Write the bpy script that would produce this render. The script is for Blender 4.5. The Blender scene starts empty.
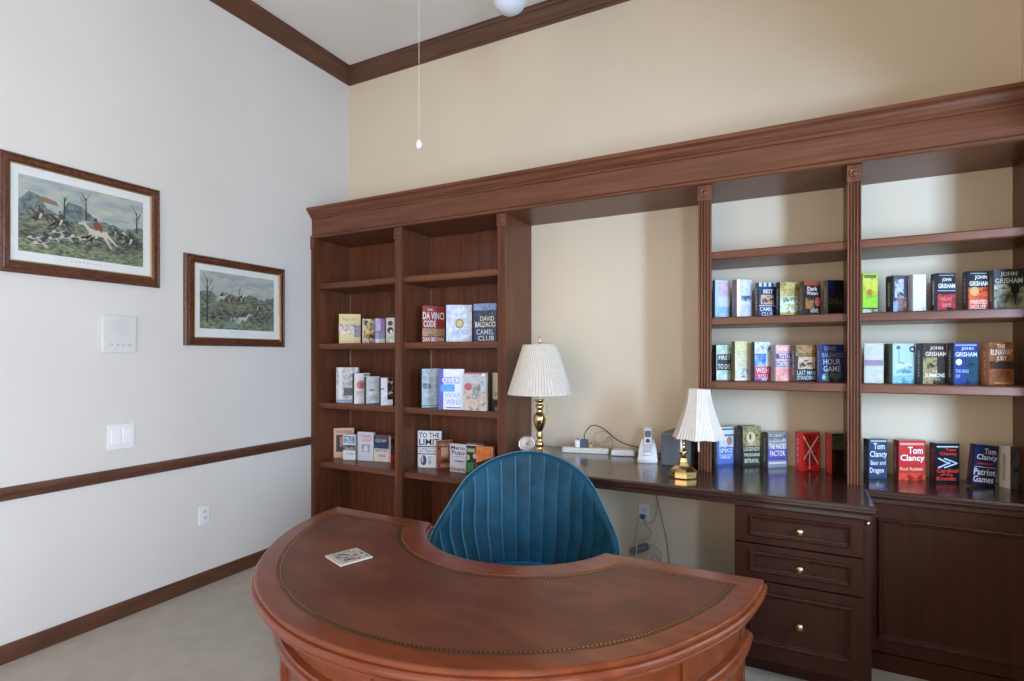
import bpy, bmesh, math, random
from mathutils import Vector, Matrix
PI = math.pi
R = math.radians
scene = bpy.context.scene
COL = scene.collection

# ------------------------------------------------------------------ camera, world, lights, exposure
CAM = (3.421, -3.5385, 1.5)
cam_data = bpy.data.cameras.new('camera')
cam = bpy.data.objects.new('camera', cam_data)
COL.objects.link(cam)
cam.location = CAM
cam.rotation_euler = (R(90), 0, 0.4757)
cam_data.sensor_width = 36.0
cam_data.lens = 539.77 / 1024 * 36.0
cam_data.shift_y = 16.2 / 1024
cam_data.clip_start = 0.05
scene.camera = cam

world = bpy.data.worlds.new('daylight')
scene.world = world
world.use_nodes = True
bg = world.node_tree.nodes['Background']
bg.inputs[0].default_value = (0.62, 0.78, 1.0, 1)
bg.inputs[1].default_value = 1.6


def area_light(name, loc, rot, sx, sy, power, color):
    l = bpy.data.lights.new(name, 'AREA')
    l.shape = 'RECTANGLE'
    l.size, l.size_y = sx, sy
    l.energy = power
    l.color = color
    o = bpy.data.objects.new(name, l)
    COL.objects.link(o)
    o.location = loc
    o.rotation_euler = rot
    return o


# daylight: tall window of an added alcove at the right, side window beside the camera; plus an added warm fill behind the camera
area_light('daylight_alcove_window', (5.66, -3.14, 1.65), (R(92), 0, 0), 0.6, 1.3, 205, (0.43, 0.65, 1.0))
area_light('daylight_side_window', (4.66, -4.55, 1.5), (0, R(88), 0), 1.8, 1.1, 185, (0.57, 0.71, 0.95))
area_light('warm_fill_front_window', (2.1, -6.35, 1.6), (R(90), 0, 0), 2.6, 2.1, 50, (1.0, 0.62, 0.32))  # added warm fill for the shaded walls and desk front, not daylight

scene.view_settings.view_transform = 'Standard'
scene.view_settings.look = 'None'
scene.view_settings.gamma = 1.0
scene.view_settings.use_curve_mapping = False
scene.view_settings.exposure = 0.35


# ------------------------------------------------------------------ materials
def lin(h):
    v = [int(h[i:i + 2], 16) / 255 for i in (0, 2, 4)]
    return tuple(c / 12.92 if c <= 0.04045 else ((c + 0.055) / 1.055) ** 2.4 for c in v) + (1,)


MATS = {}


def principled(name):
    m = bpy.data.materials.new(name)
    m.use_nodes = True
    b = m.node_tree.nodes['Principled BSDF']
    return m, m.node_tree, b


def plain(h, rough=0.5, metal=0.0, coat=0.0, name=None):
    k = ('p', h, rough, metal, coat)
    if k not in MATS:
        m, nt, b = principled(name or 'paint_' + h)
        b.inputs['Roughness'].default_value = rough
        b.inputs['Metallic'].default_value = metal
        b.inputs['Coat Weight'].default_value = coat
        c = lin(h)
        tc = nt.nodes.new('ShaderNodeTexCoord')
        n = nt.nodes.new('ShaderNodeTexNoise')
        n.inputs['Scale'].default_value = 60
        nt.links.new(tc.outputs['Object'], n.inputs['Vector'])
        r = nt.nodes.new('ShaderNodeValToRGB')
        r.color_ramp.elements[0].position = 0.3
        r.color_ramp.elements[0].color = tuple(x * 0.95 for x in c[:3]) + (1,)
        r.color_ramp.elements[1].position = 0.7
        r.color_ramp.elements[1].color = c
        nt.links.new(n.outputs['Fac'], r.inputs['Fac'])
        nt.links.new(r.outputs['Color'], b.inputs['Base Color'])
        MATS[k] = m
    return MATS[k]


def noisy(name, cols, scale, vec=(1, 1, 1), rough=0.5, coat=0.0, bump=0.0, detail=6, distort=0.0, bscale=None, spec=0.5, coat_rough=0.08, sheen=0.0):
    """colour ramp over stretched noise, optional bump; cols = [(pos, hex)]"""
    if name in MATS:
        return MATS[name]
    m, nt, b = principled(name)
    tc = nt.nodes.new('ShaderNodeTexCoord')
    mp = nt.nodes.new('ShaderNodeMapping')
    mp.inputs['Scale'].default_value = vec
    n = nt.nodes.new('ShaderNodeTexNoise')
    n.inputs['Scale'].default_value = scale
    n.inputs['Detail'].default_value = detail
    n.inputs['Distortion'].default_value = distort
    r = nt.nodes.new('ShaderNodeValToRGB')
    els = r.color_ramp.elements
    while len(els) < len(cols):
        els.new(0.5)
    for e, (p, h) in zip(els, cols):
        e.position = p
        e.color = lin(h)
    nt.links.new(tc.outputs['Object'], mp.inputs['Vector'])
    nt.links.new(mp.outputs['Vector'], n.inputs['Vector'])
    nt.links.new(n.outputs['Fac'], r.inputs['Fac'])
    nt.links.new(r.outputs['Color'], b.inputs['Base Color'])
    b.inputs['Roughness'].default_value = rough
    b.inputs['Coat Weight'].default_value = coat
    b.inputs['Coat Roughness'].default_value = coat_rough
    b.inputs['Specular IOR Level'].default_value = spec
    b.inputs['Sheen Weight'].default_value = sheen
    if bump:
        n2 = n
        if bscale:
            n2 = nt.nodes.new('ShaderNodeTexNoise')
            n2.inputs['Scale'].default_value = bscale
            n2.inputs['Detail'].default_value = 4
            nt.links.new(tc.outputs['Object'], n2.inputs['Vector'])
        bp = nt.nodes.new('ShaderNodeBump')
        bp.inputs['Strength'].default_value = bump
        bp.inputs['Distance'].default_value = 0.004
        nt.links.new(n2.outputs['Fac'], bp.inputs['Height'])
        nt.links.new(bp.outputs['Normal'], b.inputs['Normal'])
    MATS[name] = m
    return m


WOODC = [(0.25, '52301e'), (0.5, '663b26'), (0.75, '7b4a30')]
WH = noisy('mahogany_grain_along_x', WOODC, 3.0, (0.6, 14, 14), 0.38, 0.12, 0.02, coat_rough=0.2, spec=0.35)
WV = noisy('mahogany_grain_upright', WOODC, 3.0, (14, 14, 0.6), 0.38, 0.12, 0.02, coat_rough=0.2, spec=0.35)
WY = noisy('mahogany_grain_along_y', WOODC, 3.0, (14, 0.6, 14), 0.38, 0.12, 0.02, coat_rough=0.2, spec=0.35)
WTOP = noisy('polished_worktop', [(0.25, '2f1a14'), (0.5, '372019'), (0.75, '3f251c')], 3.0, (0.6, 14, 14), 0.22, 0.5, 0.0, coat_rough=0.12)
WTRIM = noisy('trim_wood', [(0.25, '4a2e1f'), (0.75, '66402c')], 4.0, (1, 1, 10), 0.45, 0.1, 0.0)
WCAB = noisy('dark_cabinet_wood', [(0.25, '2e150d'), (0.5, '381b11'), (0.75, '432217')], 3.0, (14, 14, 0.6), 0.33, 0.05, 0.02, coat_rough=0.15, spec=0.25)
DESK = noisy('cherry_desk_wood', [(0.25, '632a11'), (0.5, '733417'), (0.75, '84401c')], 4.0, (1.2, 6, 6), 0.3, 0.3, 0.0, coat_rough=0.12)
LEATHER = noisy('brown_leather', [(0.2, '4c2416'), (0.5, '62311d'), (0.8, '774426')], 3.5, (1, 2.2, 1), 0.42, 0.15, 0.06, distort=1.0, bscale=260, coat_rough=0.3, spec=0.4)
GOLD = plain('c49a50', 0.3, 1.0, name='gold')
BRASS = plain('dcc189', 0.16, 1.0, name='brass')
PALEBRASS = plain('d8c79a', 0.2, 1.0, name='pale_brass')
CHROME = plain('c8c8c8', 0.15, 1.0, name='chrome')
WALLB = noisy('cream_wall_paint', [(0.3, 'd8cab0'), (0.7, 'dccdb4')], 2.0, rough=0.85, bump=0.04, bscale=180, spec=0.2)
WALLL = noisy('off_white_wall_paint', [(0.3, 'd8d5ce'), (0.7, 'dcd9d3')], 2.0, rough=0.85, bump=0.04, bscale=180, spec=0.2)
CEIL = noisy('ceiling_paint', [(0.3, 'dfdcd6'), (0.7, 'e3e0da')], 2.0, rough=0.9, spec=0.2)
CARPET = noisy('beige_carpet', [(0.3, 'b1aa9c'), (0.5, 'b7b0a3'), (0.7, 'bdb6a9')], 7.0, rough=1.0, bump=0.8, bscale=500, spec=0.1, detail=10)
WHITEP = plain('eeeeee', 0.4, name='white_plastic')
VELVET = noisy('teal_velvet', [(0.25, '002b38'), (0.5, '003a4d'), (0.75, '024a62')], 5.0, (1, 1, 1), 0.6, 0, 0.05, sheen=0.6, distort=1.5, spec=0.3)
VELVET.node_tree.nodes['Principled BSDF'].inputs['Sheen Tint'].default_value = lin('2590c0')
VELVET.node_tree.nodes['Principled BSDF'].inputs['Sheen Roughness'].default_value = 0.35
PAGES = noisy('book_pages', [(0.3, 'cfc5ae'), (0.7, 'e6decb')], 40, (1, 1, 30), 0.8)
BURL = noisy('burl_frame_wood', [(0.2, '2c1610'), (0.5, '57301f'), (0.8, '7a4a2f')], 28, (1, 1, 1), 0.35, 0.3, distort=2.0)
MAT_BOARD = plain('dfe2e0', 0.8, name='mat_board')
BLACK = plain('1c1c1e', 0.4)
GREYP = plain('6c7076', 0.5)


# ------------------------------------------------------------------ mesh helpers
class MB:
    """collects shapes in world coordinates; build() links them as one mesh under a parent"""

    def __init__(self):
        self.v, self.f, self.mi, self.mats, self.sm = [], [], [], [], []

    def m(self, mat):
        if mat not in self.mats:
            self.mats.append(mat)
        return self.mats.index(mat)

    def face(self, idx, mat, smooth=False):
        self.f.append(tuple(idx)); self.mi.append(self.m(mat)); self.sm.append(smooth)

    def add(self, pts):
        n = len(self.v)
        self.v.extend([tuple(p) for p in pts])
        return n

    def quad(self, pts, mat):
        n = self.add(pts)
        self.face(range(n, n + len(pts)), mat)

    def box(self, x0, x1, y0, y1, z0, z1, mat, bev=0.0, M=None):
        bm = bmesh.new()
        bmesh.ops.create_cube(bm, size=1)
        for v in bm.verts:
            v.co = Vector(((x0 + x1) / 2 + v.co.x * (x1 - x0), (y0 + y1) / 2 + v.co.y * (y1 - y0), (z0 + z1) / 2 + v.co.z * (z1 - z0)))
        if bev:
            bmesh.ops.bevel(bm, geom=bm.edges[:], offset=bev, segments=2, affect='EDGES', profile=0.5)
        self.bm(bm, mat, M)

    def bm(self, bm, mat, M=None, smooth=False):
        bm.verts.ensure_lookup_table()
        n = self.add([(M @ v.co if M else v.co) for v in bm.verts])
        for f in bm.faces:
            self.face([n + v.index for v in f.verts], mat, smooth)
        bm.free()

    def grid(self, rows, mat, close_u=False, close_v=False, smooth=True, caps=False):
        """rows of points, quads between them"""
        nr, nc = len(rows), len(rows[0])
        n = self.add([p for r in rows for p in r])
        for i in range(nr if close_v else nr - 1):
            for j in range(nc if close_u else nc - 1):
                a, b = i, (i + 1) % nr
                c, d = j, (j + 1) % nc
                self.face((n + a * nc + c, n + a * nc + d, n + b * nc + d, n + b * nc + c), mat, smooth)
        if caps:
            self.face([n + j for j in range(nc)][::-1], mat)
            self.face([n + (nr - 1) * nc + j for j in range(nc)], mat)

    def lathe(self, prof, c, mat, seg=32, smooth=True, M=None, mod=None):
        """prof [(r,z)] about the vertical through c"""
        rows = []
        for r, z in prof:
            row = []
            for k in range(seg):
                a = 2 * PI * k / seg
                rr = r * (mod(a, z) if mod else 1)
                p = Vector((rr * math.cos(a), rr * math.sin(a), z))
                if M:
                    p = M @ p
                row.append((c[0] + p.x, c[1] + p.y, c[2] + p.z))
            rows.append(row)
        self.grid(rows, mat, close_u=True, smooth=smooth, caps=True)

    def prism(self, prof, axis, a0, a1, mat, smooth=False):
        """closed 2-D profile extruded along an axis: 'x' prof=(y,z), 'y' prof=(x,z), 'z' prof=(x,y)"""
        def P(p, a):
            return {'x': (a, p[0], p[1]), 'y': (p[0], a, p[1]), 'z': (p[0], p[1], a)}[axis]
        self.grid([[P(p, a0) for p in prof], [P(p, a1) for p in prof]], mat, close_u=True, smooth=smooth, caps=True)

    def tube(self, pts, r, mat, seg=8):
        pts = [Vector(p) for p in pts]
        rows = []
        for i, p in enumerate(pts):
            t = (pts[min(i + 1, len(pts) - 1)] - pts[max(i - 1, 0)]).normalized()
            up = Vector((0, 0, 1)) if abs(t.z) < 0.9 else Vector((1, 0, 0))
            a = t.cross(up).normalized()
            b = t.cross(a).normalized()
            rr = r[i] if isinstance(r, (list, tuple)) else r
            rows.append([p + (a * math.cos(2 * PI * k / seg) + b * math.sin(2 * PI * k / seg)) * rr for k in range(seg)])
        self.grid(rows, mat, close_u=True, caps=True)

    def rings(self, F, x0, x1, z0, z1, levels, mat, fill=None):
        """nested rectangles (inset, depth) mapped through F(a, b, d)"""
        rows = []
        for ins, d in levels:
            rows.append([F(x0 + ins, z0 + ins, d), F(x1 - ins, z0 + ins, d), F(x1 - ins, z1 - ins, d), F(x0 + ins, z1 - ins, d)])
        self.grid(rows, mat, close_u=True, smooth=False)
        self.quad(rows[-1], fill or mat)

    def build(self, name, parent=None, origin=(0, 0, 0), fix=True):
        me = bpy.data.meshes.new(name)
        me.from_pydata([(a - origin[0], b - origin[1], c - origin[2]) for a, b, c in self.v], [], self.f)
        for mt in self.mats:
            me.materials.append(mt)
        me.polygons.foreach_set('material_index', self.mi)
        me.polygons.foreach_set('use_smooth', self.sm)
        me.update()
        if fix:
            bm = bmesh.new(); bm.from_mesh(me)
            bmesh.ops.recalc_face_normals(bm, faces=bm.faces)
            bm.to_mesh(me); bm.free()
        o = bpy.data.objects.new(name, me)
        COL.objects.link(o)
        if parent:
            o.parent = parent
        else:
            o.location = origin
        return o


def thing(name, label, cat, loc=(0, 0, 0), rz=0.0, group=None, rx=0.0, ry=0.0):
    o = bpy.data.objects.new(name, None)
    COL.objects.link(o)
    o.empty_display_size = 0.05
    o.location = loc
    o.rotation_euler = (rx, ry, rz)
    tag(o, label, cat, group)
    return o


def tag(o, label, cat, group=None):
    o['label'] = label
    o['category'] = cat
    if group:
        o['group'] = group
    return o


def struct(mb, name, fix=True):
    o = mb.build(name, fix=fix)
    o['kind'] = 'structure'
    return o


def spline(pts, n=6):
    """Catmull-Rom through the points"""
    P = [Vector(p) for p in pts]
    P = [P[0]] + P + [P[-1]]
    out = []
    for i in range(1, len(P) - 2):
        for k in range(n):
            t = k / n
            out.append(0.5 * ((2 * P[i]) + (-P[i - 1] + P[i + 1]) * t + (2 * P[i - 1] - 5 * P[i] + 4 * P[i + 1] - P[i + 2]) * t * t + (-P[i - 1] + 3 * P[i] - 3 * P[i + 1] + P[i + 2]) * t ** 3))
    out.append(P[-2])
    return out


TXT = {}


def text_polys(s, weight=0.012):
    k = (s, weight)
    if k not in TXT:
        cu = bpy.data.curves.new('t', 'FONT')
        cu.body = s
        cu.offset = weight
        cu.resolution_u = 2
        cu.fill_mode = 'FRONT'
        o = bpy.data.objects.new('t', cu)
        COL.objects.link(o)
        dg = bpy.context.evaluated_depsgraph_get()
        me = bpy.data.meshes.new_from_object(o.evaluated_get(dg))
        vs = [(v.co.x, v.co.y) for v in me.vertices]
        fs = [tuple(p.vertices) for p in me.polygons]
        xs = [v[0] for v in vs]; ys = [v[1] for v in vs]
        x0, x1, y0, y1 = min(xs), max(xs), min(ys), max(ys)
        vs = [((x - x0) / (x1 - x0), (y - y0) / (y1 - y0)) for x, y in vs]
        bpy.data.objects.remove(o); bpy.data.meshes.remove(me); bpy.data.curves.remove(cu)
        TXT[k] = (vs, fs)
    return TXT[k]


# ------------------------------------------------------------------ room shell
XR, YB, ZC = 4.44, -6.2, 3.972
AX, AY0, AY1, AZ = 6.1, -3.0, -0.62, 2.45       # unseen alcove added off the right wall, shaped to limit its light
b = MB(); b.box(-0.1, AX + 0.1, YB - 0.1, 0.1, -0.1, 0.0, CARPET); struct(b, 'floor')
b = MB(); b.box(-0.1, XR + 0.1, YB - 0.1, 0.1, ZC, ZC + 0.1, CEIL); struct(b, 'ceiling')
b = MB(); b.box(XR + 0.1, AX + 0.1, AY0 - 0.1, AY1 + 0.1, AZ, AZ + 0.1, CEIL); struct(b, 'ceiling_added_alcove')  # low ceiling of the added alcove
b = MB(); b.box(-0.1, 0.0, YB - 0.1, 0.1, 0.0, ZC, WALLL); struct(b, 'wall_left')
b = MB(); b.box(0.0, XR, 0.0, 0.1, 0.0, ZC, WALLB); struct(b, 'wall_back')


def window_wall(name, P, a0, a1, z1_, holes, wname):
    """wall with openings [(a0, a1, z0, z1, glazed)]; P maps (a, depth) to x, y"""
    b = MB()

    def seg(p, q, z0, z1):
        if q - p < 1e-4 or z1 - z0 < 1e-4:
            return
        (xa, ya), (xb, yb) = P(p, 0), P(q, 0.1)
        b.box(min(xa, xb), max(xa, xb), min(ya, yb), max(ya, yb), z0, z1, WALLB)
    cur = a0
    for h0, h1, z0, z1, gl in holes:
        seg(cur, h0, 0, z1_); seg(h0, h1, 0, z0); seg(h0, h1, z1, z1_)
        cur = h1
    seg(cur, a1, 0, z1_)
    struct(b, name)
    for i, (h0, h1, z0, z1, gl) in enumerate([h for h in holes if h[4]]):
        b = MB()

        def bar(p, q, zz0, zz1):
            (xa, ya), (xb, yb) = P(p, 0.03), P(q, 0.07)
            b.box(min(xa, xb), max(xa, xb), min(ya, yb), max(ya, yb), zz0, zz1, WHITEP)
        bar(h0, h0 + 0.04, z0, z1); bar(h1 - 0.04, h1, z0, z1)
        bar(h0 + 0.04, h1 - 0.04, z0, z0 + 0.04); bar(h0 + 0.04, h1 - 0.04, z1 - 0.04, z1)
        bar(h0 + 0.04, h1 - 0.04, (z0 + z1) / 2, (z0 + z1) / 2 + 0.03)
        struct(b, wname[i])


window_wall('wall_right', lambda a, d: (XR + d, a), YB, 0.0, ZC, [(-5.15, -3.95, 0.55, 2.4, 1), (-2.7, AY1, 0.97, AZ, 0)], ['window_1'])  # added opening; its header and half wall block part of the alcove light
window_wall('wall_front', lambda a, d: (a, YB - d), 0.0, XR, ZC, [(0.8, 3.4, 0.55, 2.65, 1)], ['fill_window'])  # unseen window added to let the warm fill in
window_wall('wall_added_alcove_front', lambda a, d: (a, AY0 - d), XR + 0.1, AX, AZ, [(5.34, 5.98, 0.95, 2.35, 1)], ['window_3'])  # walls of the added alcove, laid out for the light
window_wall('wall_added_alcove_side', lambda a, d: (AX + d, a), AY0 - 0.1, AY1 + 0.1, AZ, [], [])
window_wall('wall_added_alcove_back', lambda a, d: (a, AY1 + d), XR + 0.1, AX, AZ, [], [])

# crown moulding of the room: profile (distance from wall, z), swept with mitred corners
CR = [(0.0, 3.861), (0.012, 3.861), (0.016, 3.873), (0.026, 3.878), (0.034, 3.888), (0.05, 3.905), (0.066, 3.928), (0.076, 3.94), (0.088, 3.945), (0.094, 3.957), (0.102, 3.96), (0.102, ZC - 0.001), (0.0, ZC - 0.001)]
b = MB()
rows = []
for cx_, cy_, nx_, ny_ in ((0, 0, 1, -1), (XR, 0, -1, -1), (XR, YB, -1, 1), (0, YB, 1, 1)):
    rows.append([(cx_ + nx_ * d, cy_ + ny_ * d, z) for d, z in CR])
b.grid(rows, WTRIM, close_u=True, close_v=True, smooth=False)
struct(b, 'trim_1')
# chair rail on the left wall
b = MB()
b.prism([(0.0, 0.795), (0.012, 0.795), (0.018, 0.803), (0.018, 0.815), (0.026, 0.822), (0.03, 0.835), (0.026, 0.85), (0.016, 0.857), (0.012, 0.86), (0, 0.86)], 'y', YB + 0.001, -0.44, WTRIM)
struct(b, 'trim_2')
b = MB()
b.prism([(0.0, 0.0), (0.016, 0.0), (0.016, 0.065), (0.012, 0.075), (0.012, 0.084), (0.006, 0.09), (0, 0.09)], 'y', YB + 0.001, -0.44, WTRIM)
struct(b, 'baseboard_left')

# ------------------------------------------------------------------ built-in joinery
ZB = 2.446      # underside of the cornice
ZK = 0.867      # worktop height


def pilaster(x0, x1, z0, z1, parent, org, y=-0.40, th=0.018):
    """fluted strip with a rosette block on top"""
    w = x1 - x0
    b = MB()
    yb = y + th
    prof = [(x0, yb), (x0, y)]
    nf = 4 if w > 0.05 else 2
    g = w / (nf * 2 + 1)
    for k in range(nf):
        a = x0 + g * (1 + 2 * k)
        prof += [(a, y), (a + g * 0.2, y + 0.005), (a + g * 0.5, y + 0.007), (a + g * 0.8, y + 0.005), (a + g, y)]
    prof += [(x1, y), (x1, yb)]
    zt = z1 - 0.085
    b.prism(prof, 'z', z0, zt, WV)
    p = b.build('pilaster', parent, org)
    b = MB()
    b.box(x0 - 0.004, x1 + 0.004, y - 0.008, yb, zt, z1, WV, 0.003)
    c = ((x0 + x1) / 2, y - 0.008, (zt + z1) / 2)
    r0 = min(w * 0.42, 0.034)
    Mx = Matrix.Rotation(R(90), 3, 'X')
    b.lathe([(r0, 0), (r0, 0.004), (r0 * 0.8, 0.006), (r0 * 0.7, 0.002), (r0 * 0.5, 0.002), (r0 * 0.42, 0.006), (r0 * 0.2, 0.008), (0.001, 0.008)], c, WV, 20, M=Mx)
    b.build('rosette', p, (0, 0, 0) if False else org)
    return p


def side(x0, x1, z0, z1, parent, org, holes, y0=-0.382, y1=-0.001):
    b = MB()
    b.box(x0, x1, y0, y1, z0, z1, WV)
    for s in holes:      # brass-coloured shelf pin holes on the faces
        x = x1 + 0.0004 if s > 0 else x0 - 0.0004
        z = 0.42
        while z < 2.3:
            for yy in (y0 + 0.035, -0.075):
                b.quad([(x, yy + 0.0035 * math.cos(PI * k / 3), z + 0.0035 * math.sin(PI * k / 3)) for k in range(6)], PALEBRASS)
            z += 0.096
    return b.build('side_panel', parent, org, fix=False)


def shelf(x0, x1, zt, parent, org, y0=-0.376, y1=-0.016, th=0.048):
    b = MB()
    e = 0.006
    b.prism([(y0, zt - th + e), (y0 + e, zt - th), (y1, zt - th), (y1, zt), (y0 + e, zt), (y0, zt - e)], 'x', x0, x1, WH)
    return b.build('shelf', parent, org)


# left bookcase: two bays with a wooden back
org = (0.88, -0.2, 0)
bc = thing('bookcase', 'tall mahogany bookcase with two bays and wooden back beside the left wall', 'bookcase', org)
b = MB(); b.box(0.0, 1.757, -0.014, -0.001, 0.0, ZB, WV); b.build('back_panel', bc, org)
side(0.0, 0.026, 0, ZB, bc, org, (1,), y1=-0.015)
side(0.850, 0.882, 0, ZB, bc, org, (-1, 1), y1=-0.015)
side(1.724, 1.757, 0, ZB, bc, org, (-1,), y1=-0.015)
b = MB()
for x in (0.0275, 0.8835):
    b.box(x, x + 0.004, -0.019, -0.0145, 0.1, ZB - 0.002, PALEBRASS)
b.build('shelf_rail', bc, org)
pilaster(0.001, 0.036, 0, ZB, bc, org, y=-0.424, th=0.041)
pilaster(0.834, 0.900, 0, ZB, bc, org)
pilaster(1.697, 1.757, 0, ZB, bc, org)
for zt in (2.092, 1.605, 1.131, 0.657, 0.12):
    shelf(0.027, 0.849, zt, bc, org)
    shelf(0.883, 1.723, zt, bc, org)

# right shelving: open to the cream wall
org = (3.7, -0.2, ZK)
rc = thing('shelving_unit', 'open mahogany wall shelving with fluted pilasters standing on the worktop', 'shelves', org)
side(2.972, 2.990, ZK + 0.001, ZB, rc, org, ())
side(3.686, 3.722, ZK + 0.001, ZB, rc, org, ())
side(4.408, 4.439, ZK + 0.001, ZB, rc, org, ())
pilaster(2.968, 3.036, ZK + 0.001, ZB, rc, org)
pilaster(3.674, 3.732, ZK + 0.001, ZB, rc, org)
pilaster(4.385, 4.439, ZK + 0.001, ZB, rc, org)
for zt in (2.080, 1.718, 1.367):
    shelf(2.991, 3.685, zt, rc, org, y1=-0.002, th=0.046)
    shelf(3.723, 4.407, zt, rc, org, y1=-0.002, th=0.046)

# cornice over both
org = (2.2, -0.2, ZB)
co = thing('cornice', 'long mahogany cornice with deep frieze spanning the top of the whole wall unit', 'cornice', org)
b = MB(); b.box(0.001, XR - 0.001, -0.414, -0.001, ZB + 0.001, ZB + 0.02, WH); b.build('soffit', co, org)
b = MB(); b.box(0.001, XR - 0.001, -0.416, -0.396, ZB + 0.002, 2.62, WH); b.build('frieze', co, org)
b = MB()
b.prism([(-0.4165, 2.446), (-0.428, 2.446), (-0.434, 2.452), (-0.434, 2.462), (-0.428, 2.466), (-0.425, 2.470), (-0.4165, 2.476)], 'x', 0.001, XR - 0.001, WH)
b.build('bead_moulding', co, org)
b = MB()
b.prism([(-0.395, 2.6), (-0.4165, 2.6), (-0.424, 2.604), (-0.424, 2.614), (-0.428, 2.618), (-0.436, 2.624), (-0.448, 2.638), (-0.456, 2.652), (-0.460, 2.656), (-0.466, 2.66), (-0.473, 2.664), (-0.473, 2.682), (-0.395, 2.682)], 'x', 0.001, XR - 0.001, WH)
b.build('crown_moulding', co, org)
b = MB(); b.box(0.001, XR - 0.001, -0.394, -0.001, 2.664, 2.681, WH); b.build('top_board', co, org)

# worktop in two depths, one continuous top
org = (3.1, -0.4, ZK)
wt = thing('worktop', 'dark polished mahogany worktop running from the left bookcase to the right corner', 'countertop', org)
EDGE = [(0.0, 0.0), (0.004, -0.0015), (0.009, -0.008), (0.009, -0.016), (0.004, -0.02), (0.004, -0.03), (-0.004, -0.036), (-0.010, -0.045), (-0.010, -0.062)]
outline = [(4.438, -0.002), (1.759, -0.002), (1.759, -0.810), (3.737, -0.810), (3.737, -0.467), (4.438, -0.467)]
b = MB()
rows = []
fronts = {2: (0, -1), 3: (1, -1), 4: (1, -1), 5: (0, -1)}
for dd, dz in EDGE:
    rows.append([(x + fronts.get(i, (0, 0))[0] * dd, y + fronts.get(i, (0, 0))[1] * dd, ZK + dz) for i, (x, y) in enumerate(outline)])
b.grid(rows, WTOP, close_u=True, smooth=False)
b.quad([rows[0][i] for i in range(6)], WTOP)
b.quad([rows[-1][i] for i in range(6)], WTOP)
b.build('worktop_slab', wt, org)

# drawer cabinet under the worktop
org = (3.45, -0.45, 0)
dc = thing('drawer_cabinet', 'dark mahogany three drawer cabinet under the worktop behind the round desk', 'cabinet', org)
b = MB()
b.box(3.186, 3.706, -0.745, -0.47, 0.07, 0.8035, WCAB)
b.box(3.186, 3.706, -0.47, -0.003, 0.07, 0.8035, WCAB)
b.box(3.21, 3.70, -0.69, -0.02, 0.0, 0.07, WCAB)
b.build('body', dc, org)


def drawer(z0, z1, pz0, pz1):
    b = MB()
    F = lambda a, c, d: (a, -0.748 - d, c)
    x0, x1 = 3.187, 3.705
    b.rings(F, x0, x1, z0, z1, [(0, 0), (0, 0.019), (0.003, 0.022)], WCAB)
    # raised moulding frame around a sunk panel
    b.rings(F, 3.247, 3.659, pz0, pz1, [(0, 0.0225), (0.002, 0.032), (0.008, 0.037), (0.013, 0.034), (0.016, 0.028), (0.022, 0.027), (0.03, 0.015)], WCAB, WCAB)
    d = b.build('drawer', dc, org)
    k = MB()
    c = (3.46, -0.766, (pz0 + pz1) / 2)
    k.lathe([(0.008, 0), (0.008, 0.008), (0.006, 0.016), (0.013, 0.024), (0.017, 0.032), (0.0155, 0.04), (0.009, 0.045), (0.001, 0.046)], c, PALEBRASS, 20, M=Matrix.Rotation(R(90), 3, 'X'))
    k.build('knob', d, org)['label'] = 'pale brass knob'


drawer(0.628, 0.796, 0.662, 0.765)
drawer(0.458, 0.622, 0.497, 0.594)
drawer(0.09, 0.452, 0.165, 0.409)
b = MB(); b.box(3.708, 3.736, -0.735, -0.47, 0.07, 0.8035, WCAB); f = b.build('filler_strip', dc, org)
b = MB(); b.lathe([(0.006, 0), (0.009, 0.006), (0.010, 0.011), (0.005, 0.015), (0.001, 0.016)], (3.722, -0.735, 0.775), PALEBRASS, 16, M=Matrix.Rotation(R(90), 3, 'X'))
b.build('latch_knob', f, org)['label'] = 'small brass latch knob'

# base cabinet to the right
org = (4.1, -0.22, 0)
rb = thing('base_cabinet', 'dark mahogany base cabinet with one wide panelled door in the right corner', 'cabinet', org)
b = MB()
b.box(3.745, 4.438, -0.42, -0.003, 0.083, 0.8035, WCAB)
b.box(3.745, 4.438, -0.434, -0.01, 0.0, 0.082, WCAB)
b.build('body', rb, org)
b = MB()
F = lambda a, c, d: (a, -0.422 - d, c)
b.rings(F, 3.762, 4.436, 0.09, 0.80, [(0, 0), (0, 0.017), (0.002, 0.019)], WCAB)
b.rings(F, 3.79, 4.398, 0.155, 0.732, [(0, 0.0195), (0.002, 0.029), (0.008, 0.034), (0.013, 0.031), (0.016, 0.025), (0.023, 0.024), (0.032, 0.012)], WCAB)
b.build('door', rb, org)

# ------------------------------------------------------------------ half-round desk
DX, DY, DZ = 2.375, -1.558, 0.76


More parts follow.
